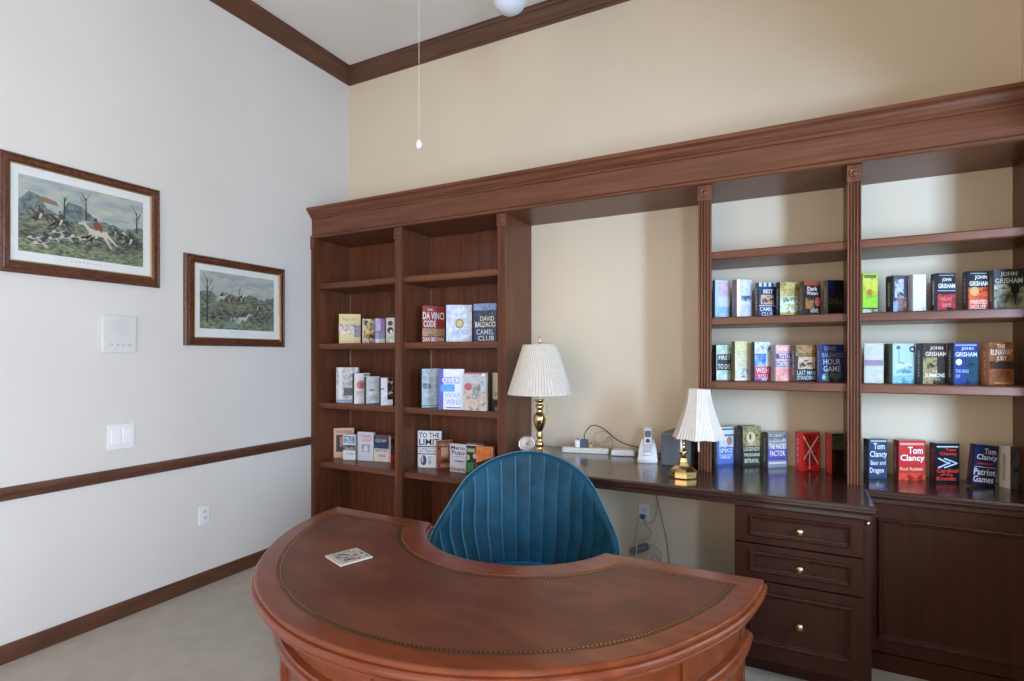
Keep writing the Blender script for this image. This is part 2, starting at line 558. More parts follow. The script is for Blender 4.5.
def desk_outline(dr, inner, back, n=64, cx=DX + 0.011, r0=None):
    """closed loop: outer arc from right to left, back edge, inner arc, back edge"""
    tab = [(0, .957), (-12, .952), (-28, .95), (-45, .962), (-70, .969), (-95, .964), (-118, .955), (-145, .944), (-165, .95), (-180, .957)]
    pts = []
    for k in range(n + 1):
        a = -180.0 * k / n
        for (a0, r_0), (a1, r_1) in zip(tab, tab[1:]):
            if a1 <= a <= a0:
                t = (a - a0) / (a1 - a0)
                t = t * t * (3 - 2 * t)
                r = (r_0 + (r_1 - r_0) * t) if r0 is None else r0
        r += dr
        y = DY + r * math.sin(R(a))
        x = cx + r * math.cos(R(a))
        if y > back:
            y = back
        pts.append((x, y))
    # clip the outer ends at the back line
    ri = 0.423 + inner
    icx, icy = 2.397, -1.430
    h = max(ri ** 2 - (back - icy) ** 2, 0.001) ** 0.5
    a0 = math.atan2(back - icy, -h)
    a1 = math.atan2(back - icy, h)
    if a0 > 0:
        a0 -= 2 * PI
    m = n // 2
    for k in range(m + 1):
        a = a0 + (a1 - a0) * k / m
        pts.append((icx + ri * math.cos(a), icy + ri * math.sin(a)))
    return pts


org = (2.375, -1.9, 0)
dk = thing('half_round_desk', 'half round cherry wood desk with brown leather top in the foreground', 'desk', org)
b = MB()
NOSE = [(-0.010, 0.0), (-0.004, -0.001), (0.0, -0.004), (0.0, -0.010), (-0.003, -0.0115), (-0.003, -0.0135), (0.006, -0.0155), (0.0105, -0.020), (0.012, -0.026), (0.0105, -0.032), (0.006, -0.0365), (-0.001, -0.038), (-0.001, -0.041), (0.002, -0.044), (0.001, -0.050), (-0.008, -0.055), (-0.022, -0.060), (-0.034, -0.064)]
rows = []
for d, dz in NOSE:
    rows.append([(x, y, DZ + dz) for x, y in desk_outline(d, -d, -1.56 + d)])
b.grid(rows, DESK, close_u=True, smooth=False)
# top rim down to the leather inset, then the underside
rim = [(x, y, DZ) for x, y in desk_outline(-0.068, 0.098, -1.635)]
low = [(x, y, DZ - 0.0015) for x, y in desk_outline(-0.070, 0.100, -1.637)]
b.grid([rows[0], rim, low], DESK, close_u=True, smooth=False)
bm = bmesh.new()
vs = [bm.verts.new(p) for p in rows[-1]]
bm.faces.new(vs); bmesh.ops.triangulate(bm, faces=bm.faces[:]); bm.verts.index_update()
b.bm(bm, DESK)
b.build('desktop', dk, org)
b = MB()
bm = bmesh.new()
vs = [bm.verts.new(p) for p in low]
bm.faces.new(vs); bmesh.ops.triangulate(bm, faces=bm.faces[:]); bm.verts.index_update()
b.bm(bm, LEATHER)
lt = b.build('leather_inset', dk, org)
# tooled gilt border
b = MB()
GT = plain('8a6a3c', 0.4, 0.8, name='dull_gilt')
DKL = plain('3a1c12', 0.5, name='dark_tooling')
L1 = desk_outline(-0.074, 0.104, -1.641, 120)
L2 = desk_outline(-0.077, 0.107, -1.644, 120)
L3 = desk_outline(-0.090, 0.120, -1.657, 120)
L4 = desk_outline(-0.092, 0.122, -1.659, 120)
z = DZ - 0.0011
for A, B, mt in ((L1, L2, GT), (L3, L4, GT), (L2, L3, DKL)):
    b.grid([[(x, y, z) for x, y in A], [(x, y, z) for x, y in B]], mt, close_u=True, smooth=False)


def along(loop, step):
    out, acc = [], 0.0
    for (x0, y0), (x1, y1) in zip(loop, loop[1:] + loop[:1]):
        L = math.hypot(x1 - x0, y1 - y0)
        if L < 1e-6:
            continue
        t = (-acc) % step
        while t < L:
            out.append((x0 + (x1 - x0) * t / L, y0 + (y1 - y0) * t / L, (x1 - x0) / L, (y1 - y0) / L))
            t += step
        acc = (acc + L) % step
    return out


for x, y, tx, ty in along(desk_outline(-0.083, 0.113, -1.650, 120), 0.0125):
    s = 0.0048
    b.quad([(x + (tx * ca - ty * sa) * s, y + (ty * ca + tx * sa) * s, z + 0.0005) for ca, sa in ((1.0, 0.25), (-0.3, 1.05), (-1.0, -0.25), (0.3, -1.05))], GOLD)
b.build('gold_tooling', lt, org, fix=False)['label'] = 'tooled gilt border'

# body: curved front with frieze, ledge moulding, lower panels and kneehole
BX = 2.404


def arc_wall(prof, a0, a1, mat, n=72, cx=BX):
    """profile (r, z) closed, swept between two angles (degrees)"""
    b = MB()
    rows = []
    for k in range(n + 1):
        a = R(a0 + (a1 - a0) * k / n)
        rows.append([(cx + r * math.cos(a), DY + r * math.sin(a), z) for r, z in prof])
    b.grid(rows, mat, close_u=True, smooth=False, caps=True)
    return b


arc_wall([(0.60, 0.55), (0.60, 0.695), (0.893, 0.695), (0.893, 0.684), (0.885, 0.68), (0.874, 0.676), (0.874, 0.55)], -1.2, -178.8, DESK).build('apron', dk, org)
arc_wall([(0.60, 0.549), (0.872, 0.549), (0.885, 0.551), (0.899, 0.556), (0.907, 0.563), (0.909, 0.571), (0.905, 0.579), (0.897, 0.583), (0.893, 0.588), (0.880, 0.590), (0.875, 0.5905), (0.875, 0.552), (0.60, 0.55)][:11] + [(0.875, 0.5502), (0.60, 0.5502)], -1.0, -179.0, DESK).build('ledge_moulding', dk, org)
arc_wall([(0.84, 0.09), (0.84, 0.548), (0.868, 0.548), (0.868, 0.09)], -1.2, -178.8, DESK).build('front_panel', dk, org)
arc_wall([(0.60, 0.0), (0.60, 0.089), (0.872, 0.089), (0.884, 0.08), (0.89, 0.07), (0.89, 0.0)], -1.0, -179.0, DESK).build('plinth', dk, org)
for s in (0, 1):     # the two pedestals beside the kneehole
    a0, a1 = ((-1.3, -40) if s == 0 else (-178.7, -140))
    arc_wall([(0.56, 0.09), (0.56, 0.548), (0.838, 0.548), (0.838, 0.09)], a0, a1, DESK, 24).build('pedestal', dk, org)
for a in (-3.5, -29, -56, -90, -124, -151, -176.5):      # reeded uprights between the panels
    b = arc_wall([(0.8685, 0.0905), (0.8685, 0.5475), (0.880, 0.5475), (0.880, 0.0905)], a - 2.0, a + 2.0, DESK, 3)
    for da in (-1.1, 0, 1.1):
        q = arc_wall([(0.8805, 0.12), (0.8805, 0.52), (0.885, 0.52), (0.885, 0.12)], a + da - 0.33, a + da + 0.33, DESK, 2)
        n = b.add(q.v)
        for fc in q.f:
            b.face([n + i for i in fc], DESK)
    b.build('upright', dk, org)
    b = arc_wall([(0.875, 0.5915), (0.875, 0.674), (0.884, 0.674), (0.884, 0.5915)], a - 2.0, a + 2.0, DESK, 3)
    b.build('frieze_block', dk, org)

# tile coaster
cs = thing('coaster', 'square printed coaster lying on the left part of the leather desk top', 'coaster', (1.976, -2.046, DZ - 0.001), R(-19.7))
b = MB(); b.box(-0.064, 0.064, -0.064, 0.064, 0.0005, 0.007, plain('c9bfb4', 0.35), 0.003); b.build('tile', cs)
b = MB()
PR = noisy('coaster_print', [(0.38, '33485c'), (0.45, '8a9a9e'), (0.5, 'cfc9be'), (0.57, 'b5a595'), (0.64, '6a403c')], 42, rough=0.35, detail=3)
b.quad([(-0.052, -0.045, 0.0073), (0.055, -0.045, 0.0073), (0.055, 0.055, 0.0073), (-0.052, 0.055, 0.0073)], PR)
b.build('printed_picture', cs)

# ------------------------------------------------------------------ teal velvet chair (local: faces -Y)
ch = thing('barrel_chair', 'teal velvet barrel chair with vertical channel tufting tucked behind the desk', 'chair', (2.326, -1.325, 0), R(19))
HT = [(0, 0.998), (8, 0.995), (13.4, 0.987), (20, 0.974), (26, 0.958), (33, 0.935), (40.6, 0.904), (47, 0.873), (52, 0.84), (58, 0.795), (64, 0.745), (73, 0.68), (83, 0.61), (95, 0.56), (120, 0.53)]


def interp(tab, a):
    a = abs(a)
    for (a0, v0), (a1, v1) in zip(tab, tab[1:]):
        if a <= a1:
            return v0 + (v1 - v0) * (a - a0) / (a1 - a0)
    return tab[-1][1]


NCH, PER = 22, 12
AMAX = 116.0
NA = NCH * PER


def chair_pt(a, z, off, bulge=0.0):
    f = max(0.0, min(1.0, (z - 0.36) / 0.62))
    rx = 0.375 + 0.075 * f ** 0.8 + (0.045 * math.exp(-((z - 0.62) / 0.14) ** 2)) * abs(math.sin(R(a))) + off - bulge
    ry = 0.345 + 0.045 * f + off - bulge
    return (rx * math.sin(R(a)), ry * math.cos(R(a)), z)


b = MB()
rows_in, rim, rows_out = [], [], []
NZ = 16
for i in range(NZ + 1):
    s = i / NZ
    row = []
    for k in range(NA + 1):
        a = -AMAX + 2 * AMAX * k / NA
        h = interp(HT, a)
        ph = (k % PER) / PER
        bul = 0.009 * abs(math.sin(PI * ph)) ** 0.55 * (1 - 0.6 * s ** 6)
        row.append(chair_pt(a, 0.30 + (h - 0.012 - 0.30) * s, -0.045 * (1 - 0.35 * s * s), bul))
    rows_in.append(row)
for t in (35, 70, 90, 120, 155):
    row = []
    for k in range(NA + 1):
        a = -AMAX + 2 * AMAX * k / NA
        h = interp(HT, a)
        row.append(chair_pt(a, h - 0.012 + 0.014 * math.sin(R(t)), -0.0145 - 0.0145 * math.cos(R(t))))
    rim.append(row)
for i in range(9):
    s = 1 - i / 8
    rows_out.append([chair_pt(-AMAX + 2 * AMAX * k / NA, 0.24 + (interp(HT, -AMAX + 2 * AMAX * k / NA) - 0.012 - 0.24) * s, 0.0) for k in range(NA + 1)])
b.grid(rows_in + rim + rows_out, VELVET, close_v=True)
SEAM = noisy('teal_velvet_seam', [(0.3, '024e68'), (0.7, '085c78')], 14, rough=0.6, sheen=0.7)
for q in range(NZ * NA):
    if q % NA % PER == 0:
        b.mi[q] = b.m(SEAM)
n = len(b.v)
b.build('backrest', ch)
b = MB()
pip = []
for k in range(0, NA + 1, 2):
    a = -AMAX + 2 * AMAX * k / NA
    pip.append(chair_pt(a, interp(HT, a) + 0.004, -0.006))
b.tube(pip, 0.0035, plain('3f6f80', 0.5), 6)
b.build('piping', ch)['label'] = 'thin lighter piping along the rim'
b = MB()
rows = []
for rr, z in ((0.0, 0.475), (0.2, 0.474), (0.28, 0.468), (0.31, 0.455), (0.32, 0.43), (0.32, 0.36), (0.31, 0.34), (0.0, 0.34)):
    rows.append([(rr * 1.0 * math.cos(2 * PI * k / 48), rr * 0.98 * math.sin(2 * PI * k / 48) - 0.02 + (-0.06 * rr / 0.32 if math.sin(2 * PI * k / 48) < -0.3 else 0), z) for k in range(48)])
b.grid(rows, VELVET, close_u=True)
b.build('seat', ch)
b = MB(); b.lathe([(0.30, 0.26), (0.31, 0.27), (0.31, 0.335), (0.0, 0.335)], (0, 0, 0), VELVET, 48); b.build('base', ch)
for sx in (-1, 1):
    for sy in (-1, 1):
        b = MB(); b.tube([(sx * 0.2, sy * 0.19, 0.262), (sx * 0.245, sy * 0.235, 0.0)], [0.02, 0.011], plain('2a1c16', 0.4), 12)
        b.build('leg', ch)
# ------------------------------------------------------------------ framed prints on the left wall


def picture(y0, y1, z0, z1, my0, my1, mz0, mz1, py0, py1, pz0, pz1, label, kind):
    org = (0.001, (y0 + y1) / 2, z0)
    t = thing('framed_print', label, 'picture', org, group=None)
    b = MB()
    X = lambda y, z, d: (d, y, z)
    rows = []
    fw = my0 - y0
    for u, d in ((0, 0.001), (0, 0.018), (0.12, 0.026), (0.22, 0.027), (0.3, 0.022), (0.42, 0.024), (0.7, 0.024), (0.86, 0.018), (0.9, 0.018)):
        a = [y0 + (my0 - y0) * u, z0 + (mz0 - z0) * u, y1 + (my1 - y1) * u, z1 + (mz1 - z1) * u]
        rows.append([X(a[0], a[1], d), X(a[2], a[1], d), X(a[2], a[3], d), X(a[0], a[3], d)])
    b.grid(rows, BURL, close_u=True, smooth=False)
    fr = b.build('frame', t, org)
    b = MB()
    rows = []
    for u, d in ((0.9, 0.018), (0.92, 0.0195), (1.0, 0.014), (1.0, 0.009)):
        a = [y0 + (my0 - y0) * u, z0 + (mz0 - z0) * u, y1 + (my1 - y1) * u, z1 + (mz1 - z1) * u]
        rows.append([X(a[0], a[1], d), X(a[2], a[1], d), X(a[2], a[3], d), X(a[0], a[3], d)])
    b.grid(rows, plain('b59a6a', 0.35, 0.6, name='gilt_slip'), close_u=True, smooth=False)
    b.build('gilt_slip', fr, org)
    b = MB(); b.box(0.002, 0.009, my0 - 0.004, my1 + 0.004, mz0 - 0.004, mz1 + 0.004, MAT_BOARD); b.build('mat_board', t, org)
    # the print: painted landscape with small figures, all flat
    b = MB()
    W, H = py1 - py0, pz1 - pz0
    lay = [0]

    def P(pts, mat):
        lay[0] += 1
        d = 0.0094 + 0.00004 * lay[0]
        b.quad([(d, py0 + W * u, pz0 + H * v) for u, v in pts], mat)
    sky = noisy('print_sky', [(0.3, '8796a0'), (0.5, 'a5aea8'), (0.7, 'bdb9a2')], 6, (1, 1.5, 4), 0.7)
    far = noisy('print_far_trees', [(0.35, '4c5c62'), (0.6, '76847e')], 45, rough=0.7)
    fld = noisy('print_field', [(0.35, '46534c'), (0.5, '6d7862'), (0.65, '8d8a6c')], 30, (1, 1, 2.5), 0.7)
    drk = noisy('print_dark_grass', [(0.36, '34403c'), (0.5, '5a6558'), (0.64, '857f66')], 34, (1, 1, 2.5), 0.7)
    grn = noisy('print_green_grass', [(0.36, '46584c'), (0.64, '8a9470')], 45, (1, 1, 2), 0.7)
    brn, dk_, wh, red, roof = plain('54463c', .7), plain('3c3e40', .7), plain('c2bdb0', .7), plain('84493a', .7), plain('86705c', .7)
    rnd = random.Random(3 if kind else 5)
    hz = 0.55 if kind else 0.62
    P([(0, 0), (1, 0), (1, 1), (0, 1)], sky)

    def band(base, amp, mat, n=30, lo=0.0):
        top = [(k / n, base + amp * (math.sin(k * 0.7) * 0.5 + rnd.uniform(-0.5, 0.5))) for k in range(n + 1)]
        for (u0, v0), (u1, v1) in zip(top, top[1:]):
            d = 0.0094 + 0.00004 * (lay[0] + 1)
            b.quad([(d, py0 + W * u, pz0 + H * v) for u, v in ((u0, lo), (u1, lo), (u1, v1), (u0, v0))], mat)
        lay[0] += 1
    if kind:
        P([(0, .45), (0, .66), (.07, .8), (.14, .78), (.2, .62), (.3, .55)], far)
        P([(.13, .7), (.16, .77), (.27, .73), (.29, .67)], roof)
        P([(.3, .56), (.36, .76), (.46, .74), (.62, .55)], far)
    band(hz, 0.05, far)
    band(hz - 0.06, 0.03, fld)
    band(0.34, 0.05, drk)
    band(0.15, 0.05, grn)

    def tree(u, v, h, w=0.008):
        P([(u - w, v), (u + w, v), (u + w * .4, v + h), (u - w * .4, v + h)], dk_)
        for k in range(9):
            s = rnd.choice((-1, 1)); vv = v + h * rnd.uniform(.35, .95); L = min(h * rnd.uniform(.2, .5), 0.97 - vv, 0.2)
            P([(u, vv), (u + w * .5, vv), (u + s * L * .35, vv + L), (u + s * L * .35 - w * .3, vv + L)], dk_)

    def horse(u, v, s, col, rider, flip=1):
        f = lambda pts: [(u + flip * s * a * H / W, v + s * c) for a, c in pts]
        P(f([(-.5, .05), (-.35, -.12), (.3, -.1), (.5, .1), (.45, .25), (-.1, .2), (-.45, .3)]), col)      # trunk
        P(f([(-.5, .1), (-.42, .3), (-.72, .62), (-.98, .5), (-1.0, .4), (-.75, .42)]), col)       # neck and head
        for pts in ([(-.45, .05), (-.3, .0), (-.6, -.3), (-.95, -.45), (-.97, -.5), (-.66, -.4)], [(-.3, 0), (-.15, 0), (-.4, -.45), (-.6, -.6), (-.62, -.66), (-.42, -.52)],
                    [(.3, 0), (.5, .1), (.75, -.2), (1.0, -.5), (.95, -.55), (.62, -.25)], [(.15, 0), (.4, .0), (.55, -.4), (.7, -.7), (.63, -.72), (.42, -.4)], [(.45, .22), (.52, .18), (.85, .0), (.9, -.15), (.7, .1)]):
            P(f(pts), col)
        P(f([(-.12, .2), (.2, .15), (.18, .55), (-.1, .75), (-.3, .55)]), rider)
        P(f([(-.22, .74), (-.08, .74), (-.08, .92), (-.22, .92)]), dk_)
        P(f([(-.1, .25), (.1, .22), (-.08, -.25), (-.2, -.25)]), wh)

    def hound(u, v, s, c2, flip=1):
        f = lambda pts: [(u + flip * s * a * H / W, v + s * c) for a, c in pts]
        P(f([(-.5, .0), (-.3, -.12), (.4, -.05), (.5, .12), (-.3, .18)]), wh)
        P(f([(-.45, .05), (-.35, .22), (-.8, .38), (-.95, .25), (-.7, .12)]), c2)
        P(f([(-.1, .0), (.25, .0), (.25, .14), (-.1, .15)]), c2)
        for x in (-.4, -.2, .3, .45):
            P(f([(x, 0), (x + .1, 0), (x + (.3 if x > 0 else -.3), -.4), (x + (.24 if x > 0 else -.36), -.42)]), wh)
        P(f([(.45, .1), (.5, .05), (.85, .35), (.8, .38)]), wh)
    if kind:
        tree(.33, .52, .3); tree(.5, .55, .32); tree(.94, .5, .32)
        horse(.16, .5, .15, brn, brn); horse(.31, .46, .16, dk_, brn)
        horse(.75, .45, .1, dk_, dk_); horse(.82, .42, .1, brn, wh); horse(.89, .36, .17, dk_, dk_)
        horse(.6, .38, .25, wh, red)
        for u, v, s in ((.1, .19, .13), (.14, .13, .14), (.27, .32, .12), (.33, .26, .13), (.41, .3, .12), (.24, .22, .11)):
            hound(u, v, s, rnd.choice((brn, dk_)))
    else:
        tree(.09, .12, .74, .014)
        tree(.5, .55, .2, .005)
        horse(.27, .56, .12, wh, dk_, -1); horse(.36, .52, .11, brn, red, -1); horse(.52, .55, .12, brn, dk_, -1); horse(.76, .43, .13, brn, red, 1)
        horse(.55, .2, .17, wh, brn, -1); hound(.42, .2, .1, brn, -1); hound(.48, .13, .09, wh, -1)
        P([(.3, .03), (.46, .03), (.5, .1), (.42, .14), (.33, .12)], plain('75878a', .7))
    b.build('print', t, org, fix=False)
    b = MB()
    v, fs = text_polys('The meet in the vale' if False else '- - - - - - - -', 0)
    yc = (py0 + py1) / 2
    n = b.add([(0.0094, yc - 0.07 + 0.14 * x, pz0 - 0.022 + 0.003 * z) for x, z in v])
    for fc in fs:
        b.face([n + i for i in fc], plain('8a8a88', .8))
    b.build('caption_line', t, org, fix=False)
    return t


picture(-2.353, -1.603, 1.917, 2.508, -2.316 + 0.008, -1.656, 1.981, 2.458, -2.277, -1.695, 2.03, 2.413,
        'framed hunting print with white galloping horse and red rider, at the far left', 1)
picture(-1.452, -0.691, 1.572, 2.160, -1.381, -0.745, 1.629, 2.107, -1.349, -0.783, 1.686, 2.067,
        'framed hunting print with bare tree at its left edge, closer to the bookcase', 0)

# wall plates
t = thing('intercom_panel', 'white square intercom speaker panel on the left wall below the white horse print', 'intercom', (0.001, -1.82, 1.63))
b = MB(); b.box(0.001, 0.014, -1.909, -1.732, 1.522, 1.738, plain('dcdcd8', .6), 0.004); b.build('panel', t, (0.001, -1.82, 1.63))
b = MB()
for k in range(13):
    hw = 0.055 * math.sin(PI * (k + 1.5) / 15)
    z = 1.618 + k * 0.0078
    b.box(0.0135, 0.0165, -1.822 - hw, -1.822 + hw, z, z + 0.0035, plain('d4d4d1', .6))
b.build('speaker_grille', t, (0.001, -1.82, 1.63))
for k in range(4):
    b = MB(); b.lathe([(0.008, 0), (0.008, 0.004), (0.006, 0.006), (0.0005, 0.006)], (0.014, -1.868 + k * 0.031, 1.567), plain('cacac8', .5), 14, M=Matrix.Rotation(R(90), 3, 'Y')); b.build('button', t, (0.001, -1.82, 1.63))
t = thing('light_switch', 'white double rocker light switch on the left wall above the chair rail', 'switch', (0.001, -1.808, 1.04))
b = MB(); b.box(0.001, 0.008, -1.880, -1.737, 0.970, 1.114, WHITEP, 0.003); b.build('plate', t, (0.001, -1.808, 1.04))
for y in (-1.862, -1.803):
    b = MB(); b.box(0.008, 0.012, y, y + 0.048, 1.0, 1.085, plain('f6f6f6', .3), 0.002); b.build('rocker', t, (0.001, -1.808, 1.04))


def outlet(loc, face, label):
    """duplex outlet plate; face(a, b, d) maps to the wall plane"""
    t = thing('wall_outlet', label, 'outlet', loc)
    b = MB()
    b.rings(face, -0.037, 0.037, -0.06, 0.06, [(0, 0), (0, 0.004), (0.003, 0.006)], WHITEP)
    b.build('plate', t, loc)
    for s in (-1, 1):
        b = MB()
        b.rings(face, -0.016, 0.016, s * 0.021 - 0.014, s * 0.021 + 0.014, [(0, 0.006), (0.001, 0.009), (0.003, 0.0095)], plain('e2e2e2', .4))
        for a in (-0.006, 0.006):
            b.rings(face, a - 0.0015, a + 0.0015, s * 0.021 - 0.002, s * 0.021 + 0.008, [(0, 0.0095), (0, 0.0099)], BLACK)
        b.build('socket', t, loc, fix=False)
    return t


L0 = (0.001, -1.315, 0.462)
outlet(L0, lambda a, c, d: (L0[0] + d, L0[1] + a, L0[2] + c), 'white electrical outlet on the left wall below the chair rail')
L1_ = (2.575, -0.001, 0.478)
outlet(L1_, lambda a, c, d: (L1_[0] + a, L1_[1] - d, L1_[2] + c), 'white electrical outlet on the back wall under the worktop with a plug in it')


# ------------------------------------------------------------------ ceiling fan and pull cord
FT = 2.6
fx, fy = 3.421 + (-.4579 - 0.004) * FT, -3.5385 + (.8889 - 0.002) * FT
t = thing('ceiling_fan', 'white ceiling fan whose round frosted globe hangs into the top of the view', 'fan', (fx, fy, ZC))
org = (fx, fy, ZC)
b = MB()
b.lathe([(0.0, -0.001), (0.07, -0.001), (0.07, -0.02), (0.045, -0.07), (0.015, -0.09), (0.015, -0.20), (0.05, -0.21), (0.11, -0.235), (0.12, -0.27), (0.12, -0.34), (0.10, -0.375), (0.055, -0.39), (0.05, -0.63), (0.06, -0.645), (0.0, -0.645)], org, WHITEP, 36)
b.build('motor_housing', t, org)
b = MB()
b.lathe([(0.0, -0.646), (0.045, -0.646), (0.066, -0.665), (0.083, -0.70), (0.0865, -0.73), (0.083, -0.76), (0.066, -0.79), (0.04, -0.809), (0.015, -0.816), (0.0, -0.8165)], org, plain('d6dce8', .25, name='frosted_glass'), 36)
b.build('globe', t, org)['label'] = 'frosted white glass globe'
for k in range(5):
    a = 2 * PI * k / 5 + 0.3
    b = MB()
    Mz = Matrix.Rotation(a, 4, 'Z')
    bm = bmesh.new()
    pts = [(0.12, -0.03), (0.2, -0.055), (0.58, -0.065), (0.6, -0.04), (0.6, 0.04), (0.58, 0.065), (0.2, 0.055), (0.12, 0.03)]
    lo = [bm.verts.new((x, y, -0.262 + y * 0.15)) for x, y in pts]
    hi = [bm.verts.new((x, y, -0.255 + y * 0.15)) for x, y in pts]
    bm.faces.new(lo[::-1]); bm.faces.new(hi)
    for i in range(8):
        j = (i + 1) % 8
        bm.faces.new((lo[i], lo[j], hi[j], hi[i]))
    bm.verts.index_update()
    b.bm(bm, WHITEP, Matrix.Translation(org) @ Mz)
    b.build('blade', t, org)
ct = 2.3
kx = (419 - 512) / 539.77
px, py = 3.421 + (-.4579 + kx * .8889) * ct, -3.5385 + (.8889 + kx * .4579) * ct
t = thing('pull_cord', 'thin white pull cord with small round knob hanging in front of the room corner', 'cord', (px, py, ZC))
org = (px, py, ZC)
b = MB(); b.tube([(px, py, ZC - 0.001), (px, py, 2.42)], 0.0007, plain('f0ece4', .5), 6); b.build('cord', t, org)
b = MB(); b.lathe([(0.002, 0.018), (0.008, 0.012), (0.012, 0.0), (0.011, -0.012), (0.005, -0.019), (0.0005, -0.02)], (px, py, 2.406), plain('f6f4f0', .3), 16); b.build('knob', t, org)
b = MB(); b.lathe([(0.0, -0.001), (0.018, -0.001), (0.014, -0.012), (0.0, -0.014)], org, WHITEP, 16); b.build('ceiling_cap', t, org)

# ------------------------------------------------------------------ lamps
SHADE = noisy('pleated_shade_fabric', [(0.3, 'cfc5b6'), (0.7, 'd8cfc2')], 30, rough=0.85)
n = SHADE.node_tree.nodes['Principled BSDF']
SHADE.node_tree.nodes['Principled BSDF'].inputs['Subsurface Weight'].default_value = 0.0


def pleats(nn, amp):
    return lambda a, z: 1 + amp * (1 if int(a / (2 * PI) * nn * 2 + 0.5) % 2 else -1)


lx, ly = 2.012, -0.42
t = thing('table_lamp', 'brass candlestick table lamp with wide pleated white shade beside the left bookcase', 'lamp', (lx, ly, ZK))
org = (lx, ly, ZK)
b = MB()
b.lathe([(0.0, 0.0005), (0.068, 0.0005), (0.070, 0.006), (0.066, 0.014), (0.060, 0.018), (0.058, 0.026), (0.046, 0.034), (0.034, 0.040), (0.026, 0.052), (0.021, 0.062), (0.027, 0.070), (0.030, 0.082), (0.026, 0.094),
         (0.018, 0.102), (0.016, 0.112), (0.020, 0.122), (0.022, 0.135), (0.017, 0.155), (0.018, 0.165), (0.028, 0.185), (0.038, 0.215), (0.041, 0.240), (0.037, 0.262), (0.024, 0.278), (0.018, 0.285), (0.020, 0.300), (0.026, 0.315), (0.024, 0.326), (0.017, 0.335), (0.018, 0.345), (0.030, 0.356), (0.032, 0.362), (0.010, 0.364), (0.0, 0.364)], org, BRASS, 40)
b.build('base', t, org)
b = MB(); b.lathe([(0.0, 0.3645), (0.013, 0.3645), (0.013, 0.44), (0.008, 0.45), (0.0, 0.45)], org, plain('ede5d2', .4), 20); b.build('candle_tube', t, org)
b = MB()
b.tube([(lx, ly - 0.03, ZK + 0.44), (lx, ly - 0.05, ZK + 0.6), (lx, ly - 0.0, ZK + 0.725), (lx, ly + 0.05, ZK + 0.6), (lx, ly + 0.03, ZK + 0.44)], 0.002, BRASS, 6)
b.build('harp', t, org)
b = MB(); b.lathe([(0.0, 0.45), (0.02, 0.46), (0.03, 0.5), (0.022, 0.54), (0.0, 0.55)], org, plain('f2f2ee', .3), 20); b.build('bulb', t, org)
b = MB()
NP = 320
zs = [0.395 + (0.708 - 0.395) * k / 6 for k in range(7)]
rows = []
for z in zs:
    rr = 0.203 + (0.106 - 0.203) * (z - 0.395) / 0.313
    rows.append([(lx + rr * (1 + (0.016 if k % 5 < 3 else -0.016)) * math.cos(2 * PI * k / NP), ly + rr * (1 + (0.016 if k % 5 < 3 else -0.016)) * math.sin(2 * PI * k / NP), ZK + z) for k in range(NP)])
b.grid(rows, SHADE, close_u=True, smooth=False)
for z, rr in ((0.395, 0.205), (0.701, 0.109)):
    b.lathe([(rr - 0.003, z), (rr + 0.001, z), (rr + 0.001, z + 0.008), (rr - 0.003, z + 0.008)], org, SHADE, 64)
b.build('lamp_shade', t, org, fix=False)
b = MB(); b.lathe([(0.0, 0.722), (0.010, 0.724), (0.004, 0.732), (0.008, 0.742), (0.009, 0.750), (0.004, 0.760), (0.0005, 0.764)], org, BRASS, 14); b.build('finial', t, org)
b = MB(); b.tube([(lx + 0.055, ly - 0.02, ZK + 0.45), (lx + 0.056, ly - 0.02, ZK + 0.26)], 0.001, BRASS, 5)
b.lathe([(0.0, -0.012), (0.004, -0.008), (0.004, 0.004), (0.0, 0.008)], (lx + 0.056, ly - 0.02, ZK + 0.255), BRASS, 10); b.build('pull_chain', t, org)

lx, ly = 2.920, -0.595
t = thing('table_lamp', 'small brass desk lamp with bell shaped cream shade in front of middle pilaster', 'lamp', (lx, ly, ZK))
org = (lx, ly, ZK)
b = MB()
b.lathe([(0.0, 0.0005), (0.074, 0.0005), (0.076, 0.006), (0.076, 0.030), (0.072, 0.036), (0.066, 0.037), (0.058, 0.045), (0.036, 0.062), (0.024, 0.082), (0.020, 0.100), (0.0, 0.101)], org, BRASS, 8, smooth=False, M=Matrix.Rotation(R(22.5), 3, 'Z'))
b.build('base', t, org)
b = MB()
b.lathe([(0.012, 0.101), (0.012, 0.12), (0.024, 0.128), (0.026, 0.135), (0.018, 0.142), (0.010, 0.15), (0.009, 0.17), (0.012, 0.178), (0.009, 0.186), (0.0, 0.187)], org, BRASS, 24)
b.tube([(lx, ly, ZK + 0.18), (lx + 0.02, ly + 0.01, ZK + 0.22), (lx + 0.055, ly + 0.03, ZK + 0.25), (lx + 0.07, ly + 0.04, ZK + 0.30), (lx + 0.07, ly + 0.04, ZK + 0.44)], 0.006, BRASS, 10)
b.build('stem', t, org)
for dx, dy in ((-0.035, -0.03), (0.045, 0.02)):
    b = MB(); b.tube([(lx + 0.03 + dx, ly + dy, ZK + 0.21), (lx + 0.03 + dx, ly + dy, ZK + 0.135)], 0.0055, plain('efe6cf', .4), 8); b.build('pull_switch', t, org)
b = MB()
sxc, syc = lx + 0.072, ly + 0.042
tilt = Matrix.Rotation(R(2.0), 3, 'Y')
rows = []
